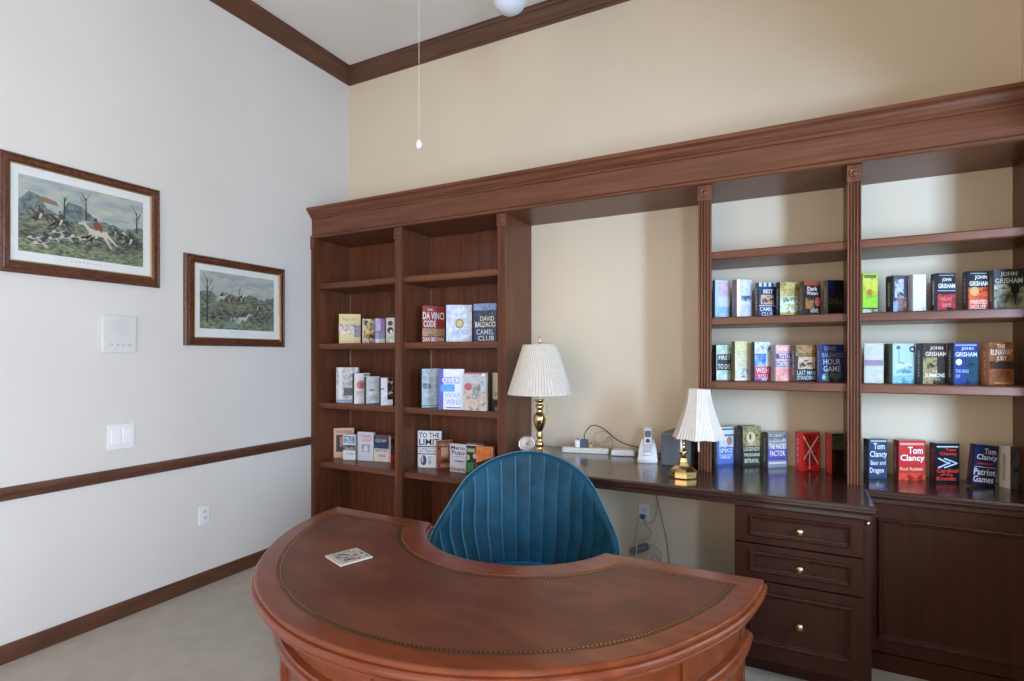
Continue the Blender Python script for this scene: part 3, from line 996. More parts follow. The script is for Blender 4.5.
for k in range(9):
    u = k / 8
    z = 0.208 + (0.462 - 0.208) * u
    rr = (0.061 + 0.079 * (1 - u) ** 1.55) * 0.89
    row = []
    for j in range(192):
        a = 2 * PI * j / 192
        sq = 1 / max(abs(math.cos(a + PI / 8 - (round((a + PI / 8) / (PI / 4))) * PI / 4)), 0.5)
        pl = 1 + (0.008 if j % 4 < 2 else -0.008)
        zz = z - (0.004 * abs(math.cos(4 * a)) if k == 0 else 0)
        row.append((sxc + rr * sq * pl * math.cos(a), syc + rr * sq * pl * math.sin(a), ZK + zz))
    rows.append(row)
b.grid(rows, SHADE, close_u=True, smooth=False)
b.build('lamp_shade', t, org, fix=False)
b = MB(); b.tube([(lx + 0.07 - 0.055, ly + 0.04, ZK + 0.44), (lx + 0.07 + 0.055, ly + 0.04, ZK + 0.44)], 0.002, BRASS, 6); b.build('shade_fitter', t, org)

# ------------------------------------------------------------------ things on the worktop
# speaker box
loc = (2.746, -0.318, ZK)
t = thing('speaker', 'dark grey box speaker on the worktop behind the small brass lamp', 'speaker', loc, R(-9))
b = MB(); b.box(0.0, 0.175, 0.0, 0.245, 0.0005, 0.190, GREYP, 0.004); b.build('cabinet', t)
b = MB(); b.box(0.008, 0.167, -0.005, -0.0005, 0.01, 0.18, plain('5e6166', .8), 0.002); b.build('grille', t)

# cordless phone
loc = (2.655, -0.245, ZK)
t = thing('cordless_phone', 'white cordless phone standing in its cradle beside the dark speaker', 'phone', loc, R(10))
b = MB()
bm = bmesh.new()
sec = [(-0.075, 0.0005, 0.058), (-0.078, 0.02, 0.058), (-0.045, 0.085, 0.05), (-0.012, 0.135, 0.036), (0.02, 0.137, 0.036), (0.055, 0.05, 0.05), (0.06, 0.0005, 0.055)]
L = [bm.verts.new((-w, y, z)) for y, z, w in sec]; Rr = [bm.verts.new((w, y, z)) for y, z, w in sec]
bm.faces.new(L); bm.faces.new(Rr[::-1])
for i in range(len(sec)):
    j = (i + 1) % len(sec); bm.faces.new((L[i], Rr[i], Rr[j], L[j]))
bmesh.ops.bevel(bm, geom=bm.edges[:], offset=0.004, segments=2, affect='EDGES'); bm.verts.index_update()
b.bm(bm, plain('e8eaee', .35)); b.build('cradle', t)
b = MB()
Mh = Matrix.Translation((0, -0.052, 0.088)) @ Matrix.Rotation(R(-24), 4, 'X')
b.box(-0.025, 0.025, -0.014, 0.012, -0.05, 0.125, plain('dcdfe6', .35), 0.009, Mh)
h = b.build('handset', t)
b = MB(); b.box(-0.018, 0.018, -0.0155, -0.0145, 0.062, 0.10, plain('5f6b74', .2), 0.0, Mh); b.build('display', h)
b = MB()
b.lathe([(0.012, 0), (0.012, 0.003), (0.0005, 0.003)], Mh @ Vector((0, -0.0145, 0.038)), plain('4b5864', .4), 16, M=Matrix.Rotation(R(66), 3, 'X'))
for i in range(4):
    for j in range(3):
        x = -0.013 + j * 0.013; z = 0.012 - i * 0.013
        b.box(x - 0.0045, x + 0.0045, -0.017, -0.0142, z - 0.004, z + 0.004, plain('9aa3ae', .4), 0.0, Mh)
b.build('keypad', h)

# power strip with adapters
ax, ay = 2.081, -0.215; bx_, by_ = 2.378, -0.150
ang = math.atan2(by_ - ay, bx_ - ax); Ls = math.hypot(bx_ - ax, by_ - ay)
t = thing('power_strip', 'long off white power strip lying on the worktop right of the tall lamp', 'power strip', (ax, ay, ZK), ang)
b = MB(); b.box(0, Ls, 0, 0.055, 0.0005, 0.036, plain('d9d3c4', .5), 0.004); b.build('housing', t)
b = MB()
for k in (3, 4, 5):
    x = 0.02 + k * 0.048
    for q in (-0.006, 0.006):
        b.box(x + 0.012 + q - 0.0012, x + 0.012 + q + 0.0012, 0.022, 0.032, 0.0355, 0.0366, BLACK)
b.build('sockets', t)
Ms = Matrix.Translation((ax, ay, ZK)) @ Matrix.Rotation(ang, 4, 'Z')


def strip_item(name, label, x0, x1, h, col, cat='adapter'):
    p = Ms @ Vector((x0, 0.004, 0.0368))
    t = thing(name, label, cat, p, ang)
    b = MB(); b.box(0, x1 - x0, 0.003, 0.045, 0.0, h, plain(col, .45), 0.004); b.build('body', t)
    b = MB(); b.tube([((x1 - x0) / 2, 0.024, h - 0.001), ((x1 - x0) / 2, 0.024, h + 0.012)], 0.004, plain('55585c', .5), 8); b.build('strain_relief', t)
    return p


strip_item('power_adapter', 'white plug adapter, leftmost on the power strip', 0.085, 0.117, 0.046, 'f0f0f0')
strip_item('power_adapter', 'dark grey plug adapter beside the white one on the power strip', 0.120, 0.168, 0.052, '4e565e')
strip_item('power_plug', 'small tan plug at the middle of the power strip', 0.178, 0.200, 0.022, 'c9a368', 'plug')
t = thing('network_box', 'small white rounded box on the worktop between power strip and phone', 'router', (2.405, -0.19, ZK), R(14))
b = MB(); b.box(0, 0.15, 0, 0.095, 0.0005, 0.034, plain('eef0f4', .4), 0.010); b.build('housing', t)
b = MB(); b.box(0.015, 0.135, 0.015, 0.08, 0.034, 0.039, plain('e4e6ea', .4), 0.002); b.build('lid', t)
p0 = Ms @ Vector((0.144, 0.026, 0.102))
cb = MB()
cb.tube(spline([(p0.x, p0.y, p0.z), (p0.x + 0.005, p0.y, p0.z + 0.03), (2.27, -0.15, 1.05), (2.34, -0.12, 1.025), (2.40, -0.085, 0.965), (2.46, -0.08, 0.935), (2.53, -0.075, 0.918), (2.60, -0.08, 0.905), (2.70, -0.05, 0.878), (2.715, -0.035, 0.872)]), 0.0033, plain('2d2e31', .5), 8)
tag(cb.build('power_cable', None, (2.4, -0.1, ZK)), 'black cable arching up from the dark adapter over to the phone', 'cable')
cb = MB()
cb.tube(spline([(2.30, -0.12, 0.91), (2.26, -0.10, 0.95), (2.28, -0.09, 0.99), (2.33, -0.08, 1.005), (2.37, -0.08, 0.98), (2.35, -0.08, 0.94), (2.30, -0.085, 0.93), (2.27, -0.09, 0.905)]), 0.0018, plain('9c7b4a', .5), 6)
cb.tube(spline([(2.33, -0.09, 0.94), (2.36, -0.07, 0.97), (2.375, -0.07, 0.955), (2.38, -0.075, 0.91), (2.37, -0.075, 0.87)]), 0.0018, plain('9c7b4a', .5), 6)
tag(cb.build('thin_wire', None, (2.32, -0.1, ZK)), 'thin tan wire coiled loosely above the power strip', 'wire')
cb = MB()
cb.tube(spline([(2.56, -0.09, 0.882), (2.59, -0.12, 0.872), (2.57, -0.16, 0.872), (2.585, -0.2, 0.8705), (2.60, -0.16, 0.8705), (2.615, -0.13, 0.8705)]), 0.002, plain('3a3b3e', .5), 6)
tag(cb.build('data_cable', None, (2.58, -0.15, ZK)), 'short dark cable curled beside the cordless phone cradle', 'cable')

# small round clock leaning by the lamp
loc = (1.875, -0.325, ZK)
t = thing('desk_clock', 'small round white desk clock in a metal ring at the lamp foot', 'clock', loc, R(25))
b = MB()
Mx = Matrix.Rotation(R(82), 3, 'X')
cz = (0, 0, 0.058)
b.lathe([(0.044, 0.0), (0.044, 0.014), (0.0005, 0.014)], cz, plain('e9e8e4', .4), 40, M=Mx)
b.build('dial', t)
b = MB()
rows = []
for k in range(40):
    a = 2 * PI * k / 40
    rows.append([Mx @ Vector(((0.05 + 0.005 * math.cos(q)) * math.cos(a), (0.05 + 0.005 * math.cos(q)) * math.sin(a), 0.010 + 0.007 * math.sin(q))) + Vector(cz) for q in [PI * 2 * j / 8 for j in range(8)]])
b.grid(rows, CHROME, close_u=True, close_v=True)
b.build('bezel', t)
b = MB()
for a, L in ((R(40), 0.03), (R(-20), 0.022)):
    u = Vector((math.cos(a), math.sin(a), 0)); w = Vector((-u.y, u.x, 0)) * 0.003
    pts = [u * -0.006 - w, u * L - w * .5, u * L + w * .5, u * -0.006 + w]
    b.quad([Mx @ (p + Vector((0, 0, 0.0146))) + Vector(cz) for p in pts], plain('33405a', .5))
b.build('hands', t)
b = MB(); b.box(-0.02, 0.02, -0.012, 0.02, 0.0005, 0.008, CHROME, 0.002); b.build('foot', t)

# cables and adapter under the worktop
loc = (2.55, -0.018, 0.47)
t = thing('plug_with_cord', 'grey plug in the under-worktop outlet with a thin looping grey cord', 'plug', loc)
b = MB(); b.box(2.552, 2.582, -0.040, -0.0115, 0.445, 0.472, plain('5f6a76', .5), 0.004); b.build('plug', t, loc)
b = MB()
b.tube(spline([(2.575, -0.03, 0.447), (2.60, -0.035, 0.43), (2.635, -0.03, 0.44), (2.655, -0.03, 0.49), (2.665, -0.03, 0.55), (2.650, -0.025, 0.62), (2.645, -0.022, 0.70), (2.645, -0.02, 0.80)]), 0.0022, plain('92979c', .5), 6)
b.tube(spline([(2.567, -0.032, 0.445), (2.60, -0.03, 0.40), (2.625, -0.03, 0.36), (2.60, -0.03, 0.325), (2.56, -0.03, 0.305), (2.545, -0.03, 0.29)]), 0.002, plain('9da1a6', .5), 6)
b.build('cord', t, loc)
cb = MB()
cb.tube(spline([(2.556, -0.05, 0.455), (2.545, -0.048, 0.40), (2.540, -0.044, 0.33), (2.545, -0.10, 0.25), (2.555, -0.10, 0.16), (2.56, -0.08, 0.08), (2.57, -0.06, 0.004)]), 0.0042, plain('e4e4e2', .5), 8)
tag(cb.build('extension_lead', None, (2.55, -0.05, 0)), 'thick white cord hanging down from the outlet under the worktop', 'cord')
cb = MB()
cb.tube(spline([(2.655, -0.018, 0.804), (2.653, -0.018, 0.68), (2.658, -0.02, 0.60), (2.68, -0.02, 0.50), (2.715, -0.02, 0.35), (2.73, -0.022, 0.25), (2.738, -0.025, 0.15), (2.74, -0.03, 0.004)]), 0.003, plain('9a968e', .5), 8)
tag(cb.build('grey_cord', None, (2.68, -0.02, 0)), 'single grey cord running down the wall to the floor right of the outlet', 'cord')
loc = (2.55, -0.045, 0.25)
t = thing('power_adapter', 'grey oval adapter hanging by its cord against the wall under the worktop', 'adapter', loc, 0, ry=R(-28))
b = MB(); b.box(-0.068, 0.068, -0.022, 0.022, -0.024, 0.024, plain('7c828a', .5), 0.018); b.build('body', t)
b = MB(); b.tube(spline([(0.055, 0.0, 0.01), (0.10, 0.0, -0.01), (0.12, 0.0, -0.07), (0.08, 0.0, -0.12), (0.05, 0.0, -0.09), (0.08, 0.0, -0.06), (0.10, 0.0, -0.14)]), 0.002, plain('92979c', .5), 6); b.build('cord', t)

# ------------------------------------------------------------------ books
# (x, y, z, height, width, thickness, turn) of the spine edge of the front cover, then look:
# cover colour, spine colour, spine lettering (text, colour), art list, label
# art: ('r',x0,y0,x1,y1,colour) ('m',x0,y0,x1,y1,(c1,c2,c3)) ('e',cx,cy,rx,ry,colour) ('t',text,x0,y0,x1,y1,colour)
G_A2, G_A3, G_A4 = 'books on the second shelf of the leftmost bay', 'books on the third shelf of the leftmost bay', 'books on the fourth shelf of the leftmost bay'
G_B2, G_B3, G_B4 = 'books on the second shelf of the wood-backed second bay', 'books on the third shelf of the wood-backed second bay', 'books on the fourth shelf of the wood-backed second bay'
G_C2, G_C1, G_C0 = 'books on the middle shelf of the left open bay', 'books on the lowest shelf of the left open bay', 'books on the worktop in the left open bay'
G_D2, G_D1, G_D0 = 'books on the middle shelf of the right open bay', 'books on the lowest shelf of the right open bay', 'books on the worktop in the right open bay'
W_, K_, N_ = 'f2f2f0', '15151a', '1b2748'
BOOKS = [
 (G_A2, (0.149, -0.27, 1.607, 0.242, 0.17, 0.02, 37.5), 'd9cc94', 'c9bb80', None, [('m', 0, .3, 1, .66, ('8a7f92', 'cbbfae', 'e6dccb')), ('m', .7, .22, 1, .6, ('5b4668', '8a7796', '9f93a8')), ('t', 'THE LAST', .15, .78, .85, .86, 'b09a5a')], 'tall pale yellow book with a lavender photo band, leftmost on its shelf'),
 (G_A2, (0.412, -0.27, 1.607, 0.194, 0.09, 0.026, 63.5), 'cbb478', 'e8ddc0', None, [('m', 0, .5, 1, 1, ('2a2420', 'd2c08a', 'eae0c4')), ('m', 0, .2, 1, .5, ('3a2c22', 'b8964c', 'e2cf9a')), ('m', 0, 0, 1, .2, ('6f3340', 'e9dcd4', '9a5a64'))], 'small black and mustard patterned book beside the tall pale yellow one'),
 (G_A2, (0.534, -0.27, 1.607, 0.193, 0.078, 0.016, 65.0), 'b08ec6', '7a5a98', None, [('m', 0, .5, .6, 1, ('c9b4dc', 'e4d8ee', 'b08ec6')), ('r', 0, .2, 1, .42, 'a9b4bc'), ('r', 0, 0, 1, .18, W_)], 'small purple and white book between the patterned one and the divider'),
 (G_A2, (0.640, -0.27, 1.607, 0.193, 0.076, 0.03, 7.5), 'd6d6d0', '7f8c86', None, [('e', .5, .78, .3, .1, '4a5048'), ('e', .5, .5, .35, .13, '2f3430'), ('e', .6, .45, .16, .07, W_), ('m', 0, 0, 1, .25, ('a8b09c', 'cdd2c0', 'e4e6dc'))], 'small grey-green book with dark discs, half hidden by the divider on the second shelf'),

 (G_A3, (0.171, -0.321, 1.132, 0.281, 0.184, 0.03, 18.0), 'b9bcbc', '8f9292', None, [('m', 0, 0, 1, 1, ('9ba0a0', 'c2c6c6', 'dcdedd')), ('r', .12, 0, .28, 1, 'dfe3e3'), ('m', .35, .2, 1, .42, ('3f4146', '6f7276', '54575c')), ('r', 0, .02, 1, .08, '8f9fb8')], 'tall silver grey book with a dark ship-like blot, leftmost on its shelf'),
 (G_A3, (0.404, -0.367, 1.132, 0.237, 0.13, 0.033, 66.0), 'efe9e6', '2c2d33', None, [('e', .45, .62, .3, .14, 'd98f90'), ('e', .5, .6, .16, .09, 'cc6f72'), ('m', .1, .25, .9, .42, ('d6cdc8', 'e8e2de', 'c9bdb6')), ('r', .6, .92, 1, .97, '3c6a60')], 'white book with a pink blot, in front of the silver grey one'),
 (G_A3, (0.543, -0.383, 1.132, 0.215, 0.108, 0.043, 65.0), 'c9ccc9', '33363b', None, [('m', 0, .05, 1, .45, ('a4a8a4', 'c6cac6', 'dde0dc')), ('r', .25, .5, .6, .54, '4c5156'), ('t', 'ROSE', .2, .75, .8, .85, '9aa0a0'), ('r', 0, 0, 1, .05, '56607a')], 'plain light grey book between a white one and a dark edged one'),
 (G_A3, (0.682, -0.378, 1.132, 0.208, 0.093, 0.041, 60.0), 'e0e0e6', '2a2b34', None, [('m', .55, .2, 1, 1, ('17171c', '3a2c33', 'd8b8a4')), ('r', .0, .58, .25, .62, '33343c'), ('m', 0, .05, .55, .5, ('b9bcd0', 'dcdde6', 'eeeef2'))], 'white book with a dark figure at its edge, beside the divider'),

 (G_A4, (0.046, -0.226, 0.659, 0.243, 0.162, 0.03, 38.5), 'd9b294', 'c09a7a', None, [('r', .12, .2, .88, .78, '2d3340'), ('m', .3, .35, .75, .72, ('a5686a', 'c48a80', '3b3c48')), ('t', 'WINDWARD', .1, .84, .9, .93, '8a5a44')], 'tan bordered book with a dark portrait panel, leftmost on the fourth shelf'),
 (G_A4, (0.173, -0.250, 0.659, 0.205, 0.109, 0.03, 15.0), 'e6e6ea', 'c9ccd6', None, [('r', .05, .66, .95, .95, '5f78a6'), ('t', 'NLT', .15, .8, .85, .92, W_), ('t', 'LAW', .15, .68, .85, .78, W_), ('m', 0, .38, 1, .6, ('2f3033', '5b5c5e', 'a5a5a4')), ('t', 'STORIES', .2, .2, .9, .28, '8a8f9c')], 'blue, grey and white banded book in front of the tan bordered one'),
 (G_A4, (0.299, -0.217, 0.659, 0.231, 0.148, 0.03, 8.5), 'd3d8e2', 'a8aebc', None, [('t', 'TURNED', .1, .8, .92, .92, 'd86a72'), ('t', 'LEAF', .3, .67, .9, .78, 'd86a72'), ('m', .25, .3, .8, .58, ('6f7480', '9ea3b0', 'c0c5d0')), ('e', .52, .42, .14, .12, 'd9dde6')], 'pale book with pink title and grey wreath, middle of the fourth shelf'),
 (G_A4, (0.443, -0.185, 0.659, 0.209, 0.137, 0.03, 8.5), 'e3dcd2', '8e8478', None, [('m', 0, .5, 1, 1, ('1f2c4a', '2c3a5c', '4a5472')), ('t', 'GLOW', .1, .74, .85, .86, 'cfe4d8'), ('r', .15, .9, .9, .97, '7b5560'), ('t', 'NIGHT TIDE', .1, .38, .9, .47, '5a4a7c'), ('t', 'A NOVEL', .3, .18, .8, .28, '6a604f')], 'dark navy and cream book right of the one with the grey wreath'),
 (G_A4, (0.606, -0.175, 0.659, 0.201, 0.073, 0.03, 65.0), '2c3a2e', 'd9b8b4', None, [('r', 0, 0, 1, .35, 'a5352c'), ('m', 0, .4, 1, 1, ('1d2420', '34443a', '54645a'))], 'dark green and red book with pinkish spine beside the divider on the fourth shelf'),

 (G_B2, (0.986, -0.27, 1.607, 0.274, 0.179, 0.038, 56.5), '9c3b35', '5b1d1c', None, [('t', 'DA VINCI', .02, .63, .96, .83, W_), ('t', 'CODE', .05, .42, .6, .6, W_), ('t', 'THE', .22, .87, .45, .92, W_), ('m', 0, .17, 1, .38, ('6d6466', 'c29a58', '8b7a70')), ('t', 'DAN BROWN', .02, .02, .96, .14, W_)], 'red book with a large bold white title, leftmost in the second bay'),
 (G_B2, (1.2, -0.27, 1.607, 0.269, 0.185, 0.03, 28.0), 'c6d2e4', '8e9cb4', None, [('m', 0, 0, 1, 1, ('b4c4dc', 'cbd7e8', 'e4eaf2')), ('t', 'DIGITAL', .3, .78, .9, .9, 'e6eef8'), ('e', .52, .5, .17, .14, 'a59a60'), ('e', .52, .5, .1, .08, 'c9c08a'), ('t', 'FORTRESS', .25, .2, .85, .34, '93b0d8')], 'pale blue and white book with a golden disc'),
 (G_B2, (1.432, -0.27, 1.607, 0.266, 0.174, 0.03, 7.0), '2f3f56', '1c2536', None, [('m', 0, .82, 1, 1, ('6d86b4', '93a8cc', '4c638e')), ('m', 0, .35, 1, .8, ('1e2a3e', '34465e', '4c5e74')), ('t', 'DAVID', .3, .54, .9, .66, 'e8e4c8'), ('t', 'BALDACCI', .08, .38, .95, .52, 'f0ecd4'), ('t', 'CAMEL', .12, .18, .9, .32, 'b8cfe8'), ('t', 'CLUB', .2, .02, .9, .15, 'd6e2ee')], 'dark blue book with cream and blue lettering on the wood-backed shelf'),

 (G_B3, (1.063, -0.378, 1.132, 0.280, 0.142, 0.025, 59.0), 'b4c9d0', '23262c', None, [('m', 0, 0, 1, 1, ('9fb8c0', 'bccfd6', 'd0dde2')), ('t', 'NORTH', .15, .8, .85, .92, 'dfeaf0'), ('m', .05, .48, .5, .62, ('5e7078', '8fa6ae', 'b4c6cc')), ('r', 0, .03, 1, .06, '7c8f9a')], 'pale aqua book partly behind the bright blue and white one'),
 (G_B3, (1.232, -0.417, 1.132, 0.282, 0.185, 0.03, 17.0), 'dfe7f6', '3b4aa8', None, [('r', 0, 0, .2, 1, '4458b4'), ('t', 'COM', .28, .82, .8, .96, W_), ('r', .2, .64, .85, .8, '8fa8e0'), ('t', 'OVER', .15, .66, .85, .78, W_), ('m', .1, .44, .65, .62, ('2f8fe0', '55a8ea', '2a78cc')), ('t', 'WAR', .25, .28, .9, .42, 'a9bfe8'), ('t', 'WIND', .3, .12, .9, .25, '8faae0'), ('r', .3, .03, .9, .055, '3b4a78')], 'bright blue and white book with bold lettering'),
 (G_B3, (1.429, -0.394, 1.132, 0.261, 0.171, 0.03, 3.0), 'b7b6bc', '7a7a80', None, [('m', 0, .0, 1, .5, ('c4a898', 'd6c4b8', '98908c')), ('m', 0, .5, 1, .96, ('b4b6c0', 'c8c8ce', 'a2a4ac')), ('e', .2, .62, .18, .1, 'c0626a'), ('m', .4, .3, .75, .7, ('6c7074', '989a9c', 'c0bcb8')), ('r', 0, .96, 1, 1, 'b04a54'), ('e', .88, .94, .06, .04, W_)], 'greyish pink sketch-covered book with a red disc'),
 (G_B3, (1.601, -0.300, 1.132, 0.258, 0.12, 0.03, -35.0), 'cfcbb8', '96927f', None, [('m', 0, 0, 1, .3, ('1c1d1e', '44474a', '9a9c98')), ('m', 0, .3, 1, .5, ('8e8c7c', 'b7b4a2', 'cfcbb8')), ('r', .3, .5, .9, .95, 'd8d2b8')], 'cream and black book next to the fluted pilaster on the third shelf'),

 (G_B4, (0.905, -0.219, 0.659, 0.276, 0.181, 0.03, 20.0), 'e4e6ee', 'c0c2ca', None, [('t', 'TO THE', .06, .82, .94, .96, K_), ('t', 'LIMIT', .06, .62, .94, .79, K_), ('r', 0, .56, 1, .59, K_), ('t', 'IT MUST NOT BE', .08, .50, .9, .54, '4a4a52'), ('t', 'AT THE LAST', .08, .42, .9, .48, '3a3a42'), ('r', 0, .36, 1, .385, K_), ('e', .25, .2, .13, .14, '34445c'), ('e', .2, .22, .04, .1, 'c9d2e0'), ('m', .45, .08, .7, .32, ('8a98ac', 'b8c2d0', 'dfe2ea'))], 'white book with huge black title TO THE LIMIT'),
 (G_B4, (1.077, -0.211, 0.659, 0.211, 0.124, 0.03, 50), '7e4232', 'b98a6a', None, [('m', 0, 0, 1, 1, ('5c2c22', '8a4a36', 'a0603f')), ('m', .25, .4, .7, .75, ('c79a7c', 'dcb498', 'a87858')), ('t', 'SAGA', .2, .06, .95, .18, 'c4a498'), ('t', 'FALLEN', .15, .8, .9, .9, 'd0a888')], 'small brown book with a pale figure beside the white TO THE LIMIT book'),
 (G_B4, (1.203, -0.228, 0.659, 0.205, 0.134, 0.018, 1.0), 'd8d4e0', 'a8a4b0', None, [('t', 'Mario', .08, .8, .95, .93, '202028'), ('t', 'Puzo', .12, .62, .95, .77, '202028'), ('r', 0, .54, 1, .56, 'a8a6b4'), ('m', .25, .36, .95, .42, ('5a4c64', '8a7c94', 'b4aac0')), ('t', 'Omerta', .05, .05, .98, .18, '34343c')], 'white paperback with black author lettering and a thin purple drawing'),
 (G_B4, (1.322, -0.206, 0.659, 0.213, 0.14, 0.025, 2.0), '24282c', '1c2024', None, [('r', .1, .93, 1, .97, 'd8d8d0'), ('m', .05, .7, .6, .84, ('6c7a48', '98a464', '4c5438')), ('m', 0, 0, .75, .35, ('1f7a3c', '3aa45c', '125028')), ('e', .15, .52, .12, .1, 'b8d8a0'), ('e', .55, .58, .1, .09, 'c8c0c8'), ('t', 'KING', .08, .72, .55, .82, 'd8dcb0')], 'black and green book left of the plain orange one'),
 (G_B4, (1.436, -0.244, 0.659, 0.206, 0.135, 0.03, 1.5), 'e0803a', 'b05c24', None, [('m', 0, 0, 1, 1, ('d8742c', 'e4863e', 'ec9a54'))], 'plain orange book partly hidden by the teal chair back'),

 (G_C2, (3.042, -0.28, 1.72, 0.216, 0.097, 0.024, 43.5), 'b4cde4', '4a5866', None, [('m', 0, 0, 1, .3, ('7cb0dc', '9cc4e4', 'b8d4ec')), ('m', .25, .6, .95, .95, ('d090b0', 'd8b8cc', 'c0c8e0')), ('r', .25, .3, 1, .55, 'ccd8e2')], 'pale blue book with a pink smear, leftmost of its row'),
 (G_C2, (3.157, -0.28, 1.72, 0.211, 0.092, 0.047, 38.0), 'c4cbe0', '837670', None, [('r', 0, 0, .2, 1, 'f4f4f2'), ('m', .2, .0, 1, 1, ('b0bcd8', 'c8cce4', 'dcdcec')), ('m', .3, .42, .95, .58, ('2c4460', '56708c', 'a8b4cc'))], 'lavender white book with a dark blue blot and thick grey spine'),
 (G_C2, (3.269, -0.28, 1.72, 0.188, 0.105, 0.036, 36.0), '1e2a50', '3c4048', ('HARD', 'c0c4cc'), [('r', 0, .88, 1, 1, 'b8cce0'), ('r', .15, .86, .27, 1, '3a4a68'), ('r', .42, .86, .54, 1, '3a4a68'), ('r', .7, .86, .82, 1, '3a4a68'), ('t', 'BEST', .25, .68, .8, .8, 'e6e8ea'), ('m', .1, .36, .85, .64, ('8c6450', 'd0a88c', '2c2c44')), ('r', 0, .31, 1, .33, 'd0d4dc'), ('t', 'CAMEL', .05, .16, .8, .28, 'd0dcf0'), ('t', 'CLUB', .15, .02, .8, .13, 'd0dcf0')], 'navy paperback with pale striped top edge on the middle shelf'),
 (G_C2, (3.373, -0.28, 1.72, 0.184, 0.117, 0.033, 38.5), 'b09c5c', '26282c', ('THRILL', 'b4b8a8'), [('m', 0, .6, 1, 1, ('8a7438', 'b4a060', 'cfc08a')), ('m', 0, .48, 1, .6, ('8ca88c', 'b8c8a8', '6c8468')), ('m', 0, .1, 1, .48, ('b0a850', 'dce8dc', '5c6c38')), ('t', 'COUNTRY', .1, .8, .85, .9, 'd8cc98')], 'olive and yellow landscape paperback with dark spine'),
 (G_C2, (3.487, -0.28, 1.72, 0.181, 0.096, 0.038, 35.5), '2e231d', '453e38', ('KILL ROOM', 'a89888'), [('r', 0, .88, 1, 1, '9c4230'), ('t', 'Dark', .2, .72, .8, .84, 'e0dcd4'), ('t', 'Waters', .15, .6, .85, .7, 'd8d4cc'), ('m', .1, .2, .6, .5, ('6c4a30', 'a87848', '3a2a1c')), ('e', .82, .4, .15, .14, 'b4544c'), ('t', 'NOVEL', .4, .08, .9, .2, 'c8c4bc')], 'dark brown paperback with a red top band'),
 (G_C2, (3.597, -0.28, 1.72, 0.18, 0.088, 0.035, 32.0), '10101a', '5a5a58', ('SPELL', 'b0b0a8'), [('m', 0, .5, .4, 1, ('20206a', '181848', '10101a')), ('t', 'CHILL', .05, .3, .9, .46, '58604c'), ('r', .3, .2, .9, .22, '3c443c')], 'almost black paperback, rightmost of its row beside the pilaster'),

 (G_C1, (3.052, -0.31, 1.368, 0.197, 0.093, 0.041, 39.5), 'c0d4c4', '2e2c38', ('WIN', '8c88a0'), [('m', 0, .75, 1, 1, ('a8c4ac', 'c4d8c8', '8cac94')), ('r', .05, .28, 1, .74, '36383c'), ('t', 'FIRST', .15, .58, .95, .7, 'e4e8e4'), ('t', 'TO DIE', .1, .32, .95, .46, 'e4e8e4'), ('r', .05, .48, .25, .7, '2c3868'), ('m', 0, 0, 1, .26, ('94b49c', 'bcd0c0', 'd4e0d4'))], 'pale green book with a dark title band, leftmost on its row'),
 (G_C1, (3.149, -0.31, 1.368, 0.216, 0.099, 0.031, 38.0), 'ccc896', '6c6634', ('JON', '3a3820'), [('t', 'FLOSS', .12, .78, .92, .92, 'dedba8'), ('m', 0, .3, 1, .7, ('b8b48c', 'd0cdb0', 'c4b898')), ('m', .1, .08, .9, .32, ('8c9c94', 'd8dcd4', '54605c')), ('r', 0, 0, 1, .05, 'e4d8d8')], 'pale yellow book, taller than its neighbours on the lowest open shelf'),
 (G_C1, (3.249, -0.31, 1.368, 0.212, 0.1, 0.031, 37.5), 'd0dcdc', '26263c', None, [('m', 0, .72, 1, 1, ('a4b4c8', 'dce4e0', '54549c')), ('m', 0, .38, .7, .7, ('2454a8', '5484cc', '9cb4cc')), ('r', 0, 0, 1, .37, 'b04858'), ('t', 'WISH', .08, .2, .85, .34, 'f0d0d0'), ('t', 'YOU', .15, .05, .8, .17, 'f0c8c8'), ('m', 0, 0, 1, .06, ('503c8c', '7464a8', 'b4a8cc'))], 'white, blue and red book in the middle of the lowest open shelf'),
 (G_C1, (3.352, -0.31, 1.368, 0.195, 0.093, 0.04, 35.5), 'd8a09c', 'a89c98', ('TOTAL CONTROL', '5c5450'), [('t', 'DAVID', .1, .84, .9, .95, 'f0d8d4'), ('r', 0, .62, 1, .76, '44488c'), ('t', 'TOTAL', .2, .63, .95, .75, W_), ('r', 0, .4, 1, .55, '44488c'), ('t', 'CONTROL', .05, .41, .95, .54, W_), ('m', 0, 0, 1, .35, ('c8807c', 'dc9c94', 'e4b4ac'))], 'pink book with blue title bands'),
 (G_C1, (3.449, -0.31, 1.368, 0.194, 0.115, 0.038, 33.0), '1f1c20', '555a58', ('LAST MAN', 'c8ccc8'), [('m', 0, .7, 1, 1, ('6c4c2c', '8c6840', 'a88854')), ('m', .1, .34, .95, .68, ('5c2c2c', 'd0b898', '2c2428')), ('t', 'LAST MAN', .05, .18, .95, .3, 'b8c4c8'), ('t', 'STANDING', .05, .05, .95, .16, 'b8c4c8'), ('t', 'BALDACCI', .1, .78, .9, .9, 'b49468')], 'brown and black book showing a crumpled red and cream flag'),
 (G_C1, (3.564, -0.31, 1.368, 0.195, 0.124, 0.033, 31.0), '1c2c5c', '44609c', ('BALDACCI', 'c4cce0'), [('t', 'DAVID', .15, .84, .65, .95, '8c94ac'), ('t', 'BALDACCI', .04, .66, .92, .78, '8c94ac'), ('t', 'HOUR', .1, .46, .85, .62, 'c4c8d0'), ('t', 'GAME', .1, .28, .85, .43, 'c4c8d0'), ('m', .1, .02, .9, .24, ('2c3c3c', '5c7468', '1c2828')), ('e', .12, .13, .08, .07, 'a4b4b0')], 'navy blue book reading HOUR GAME beside the pilaster'),

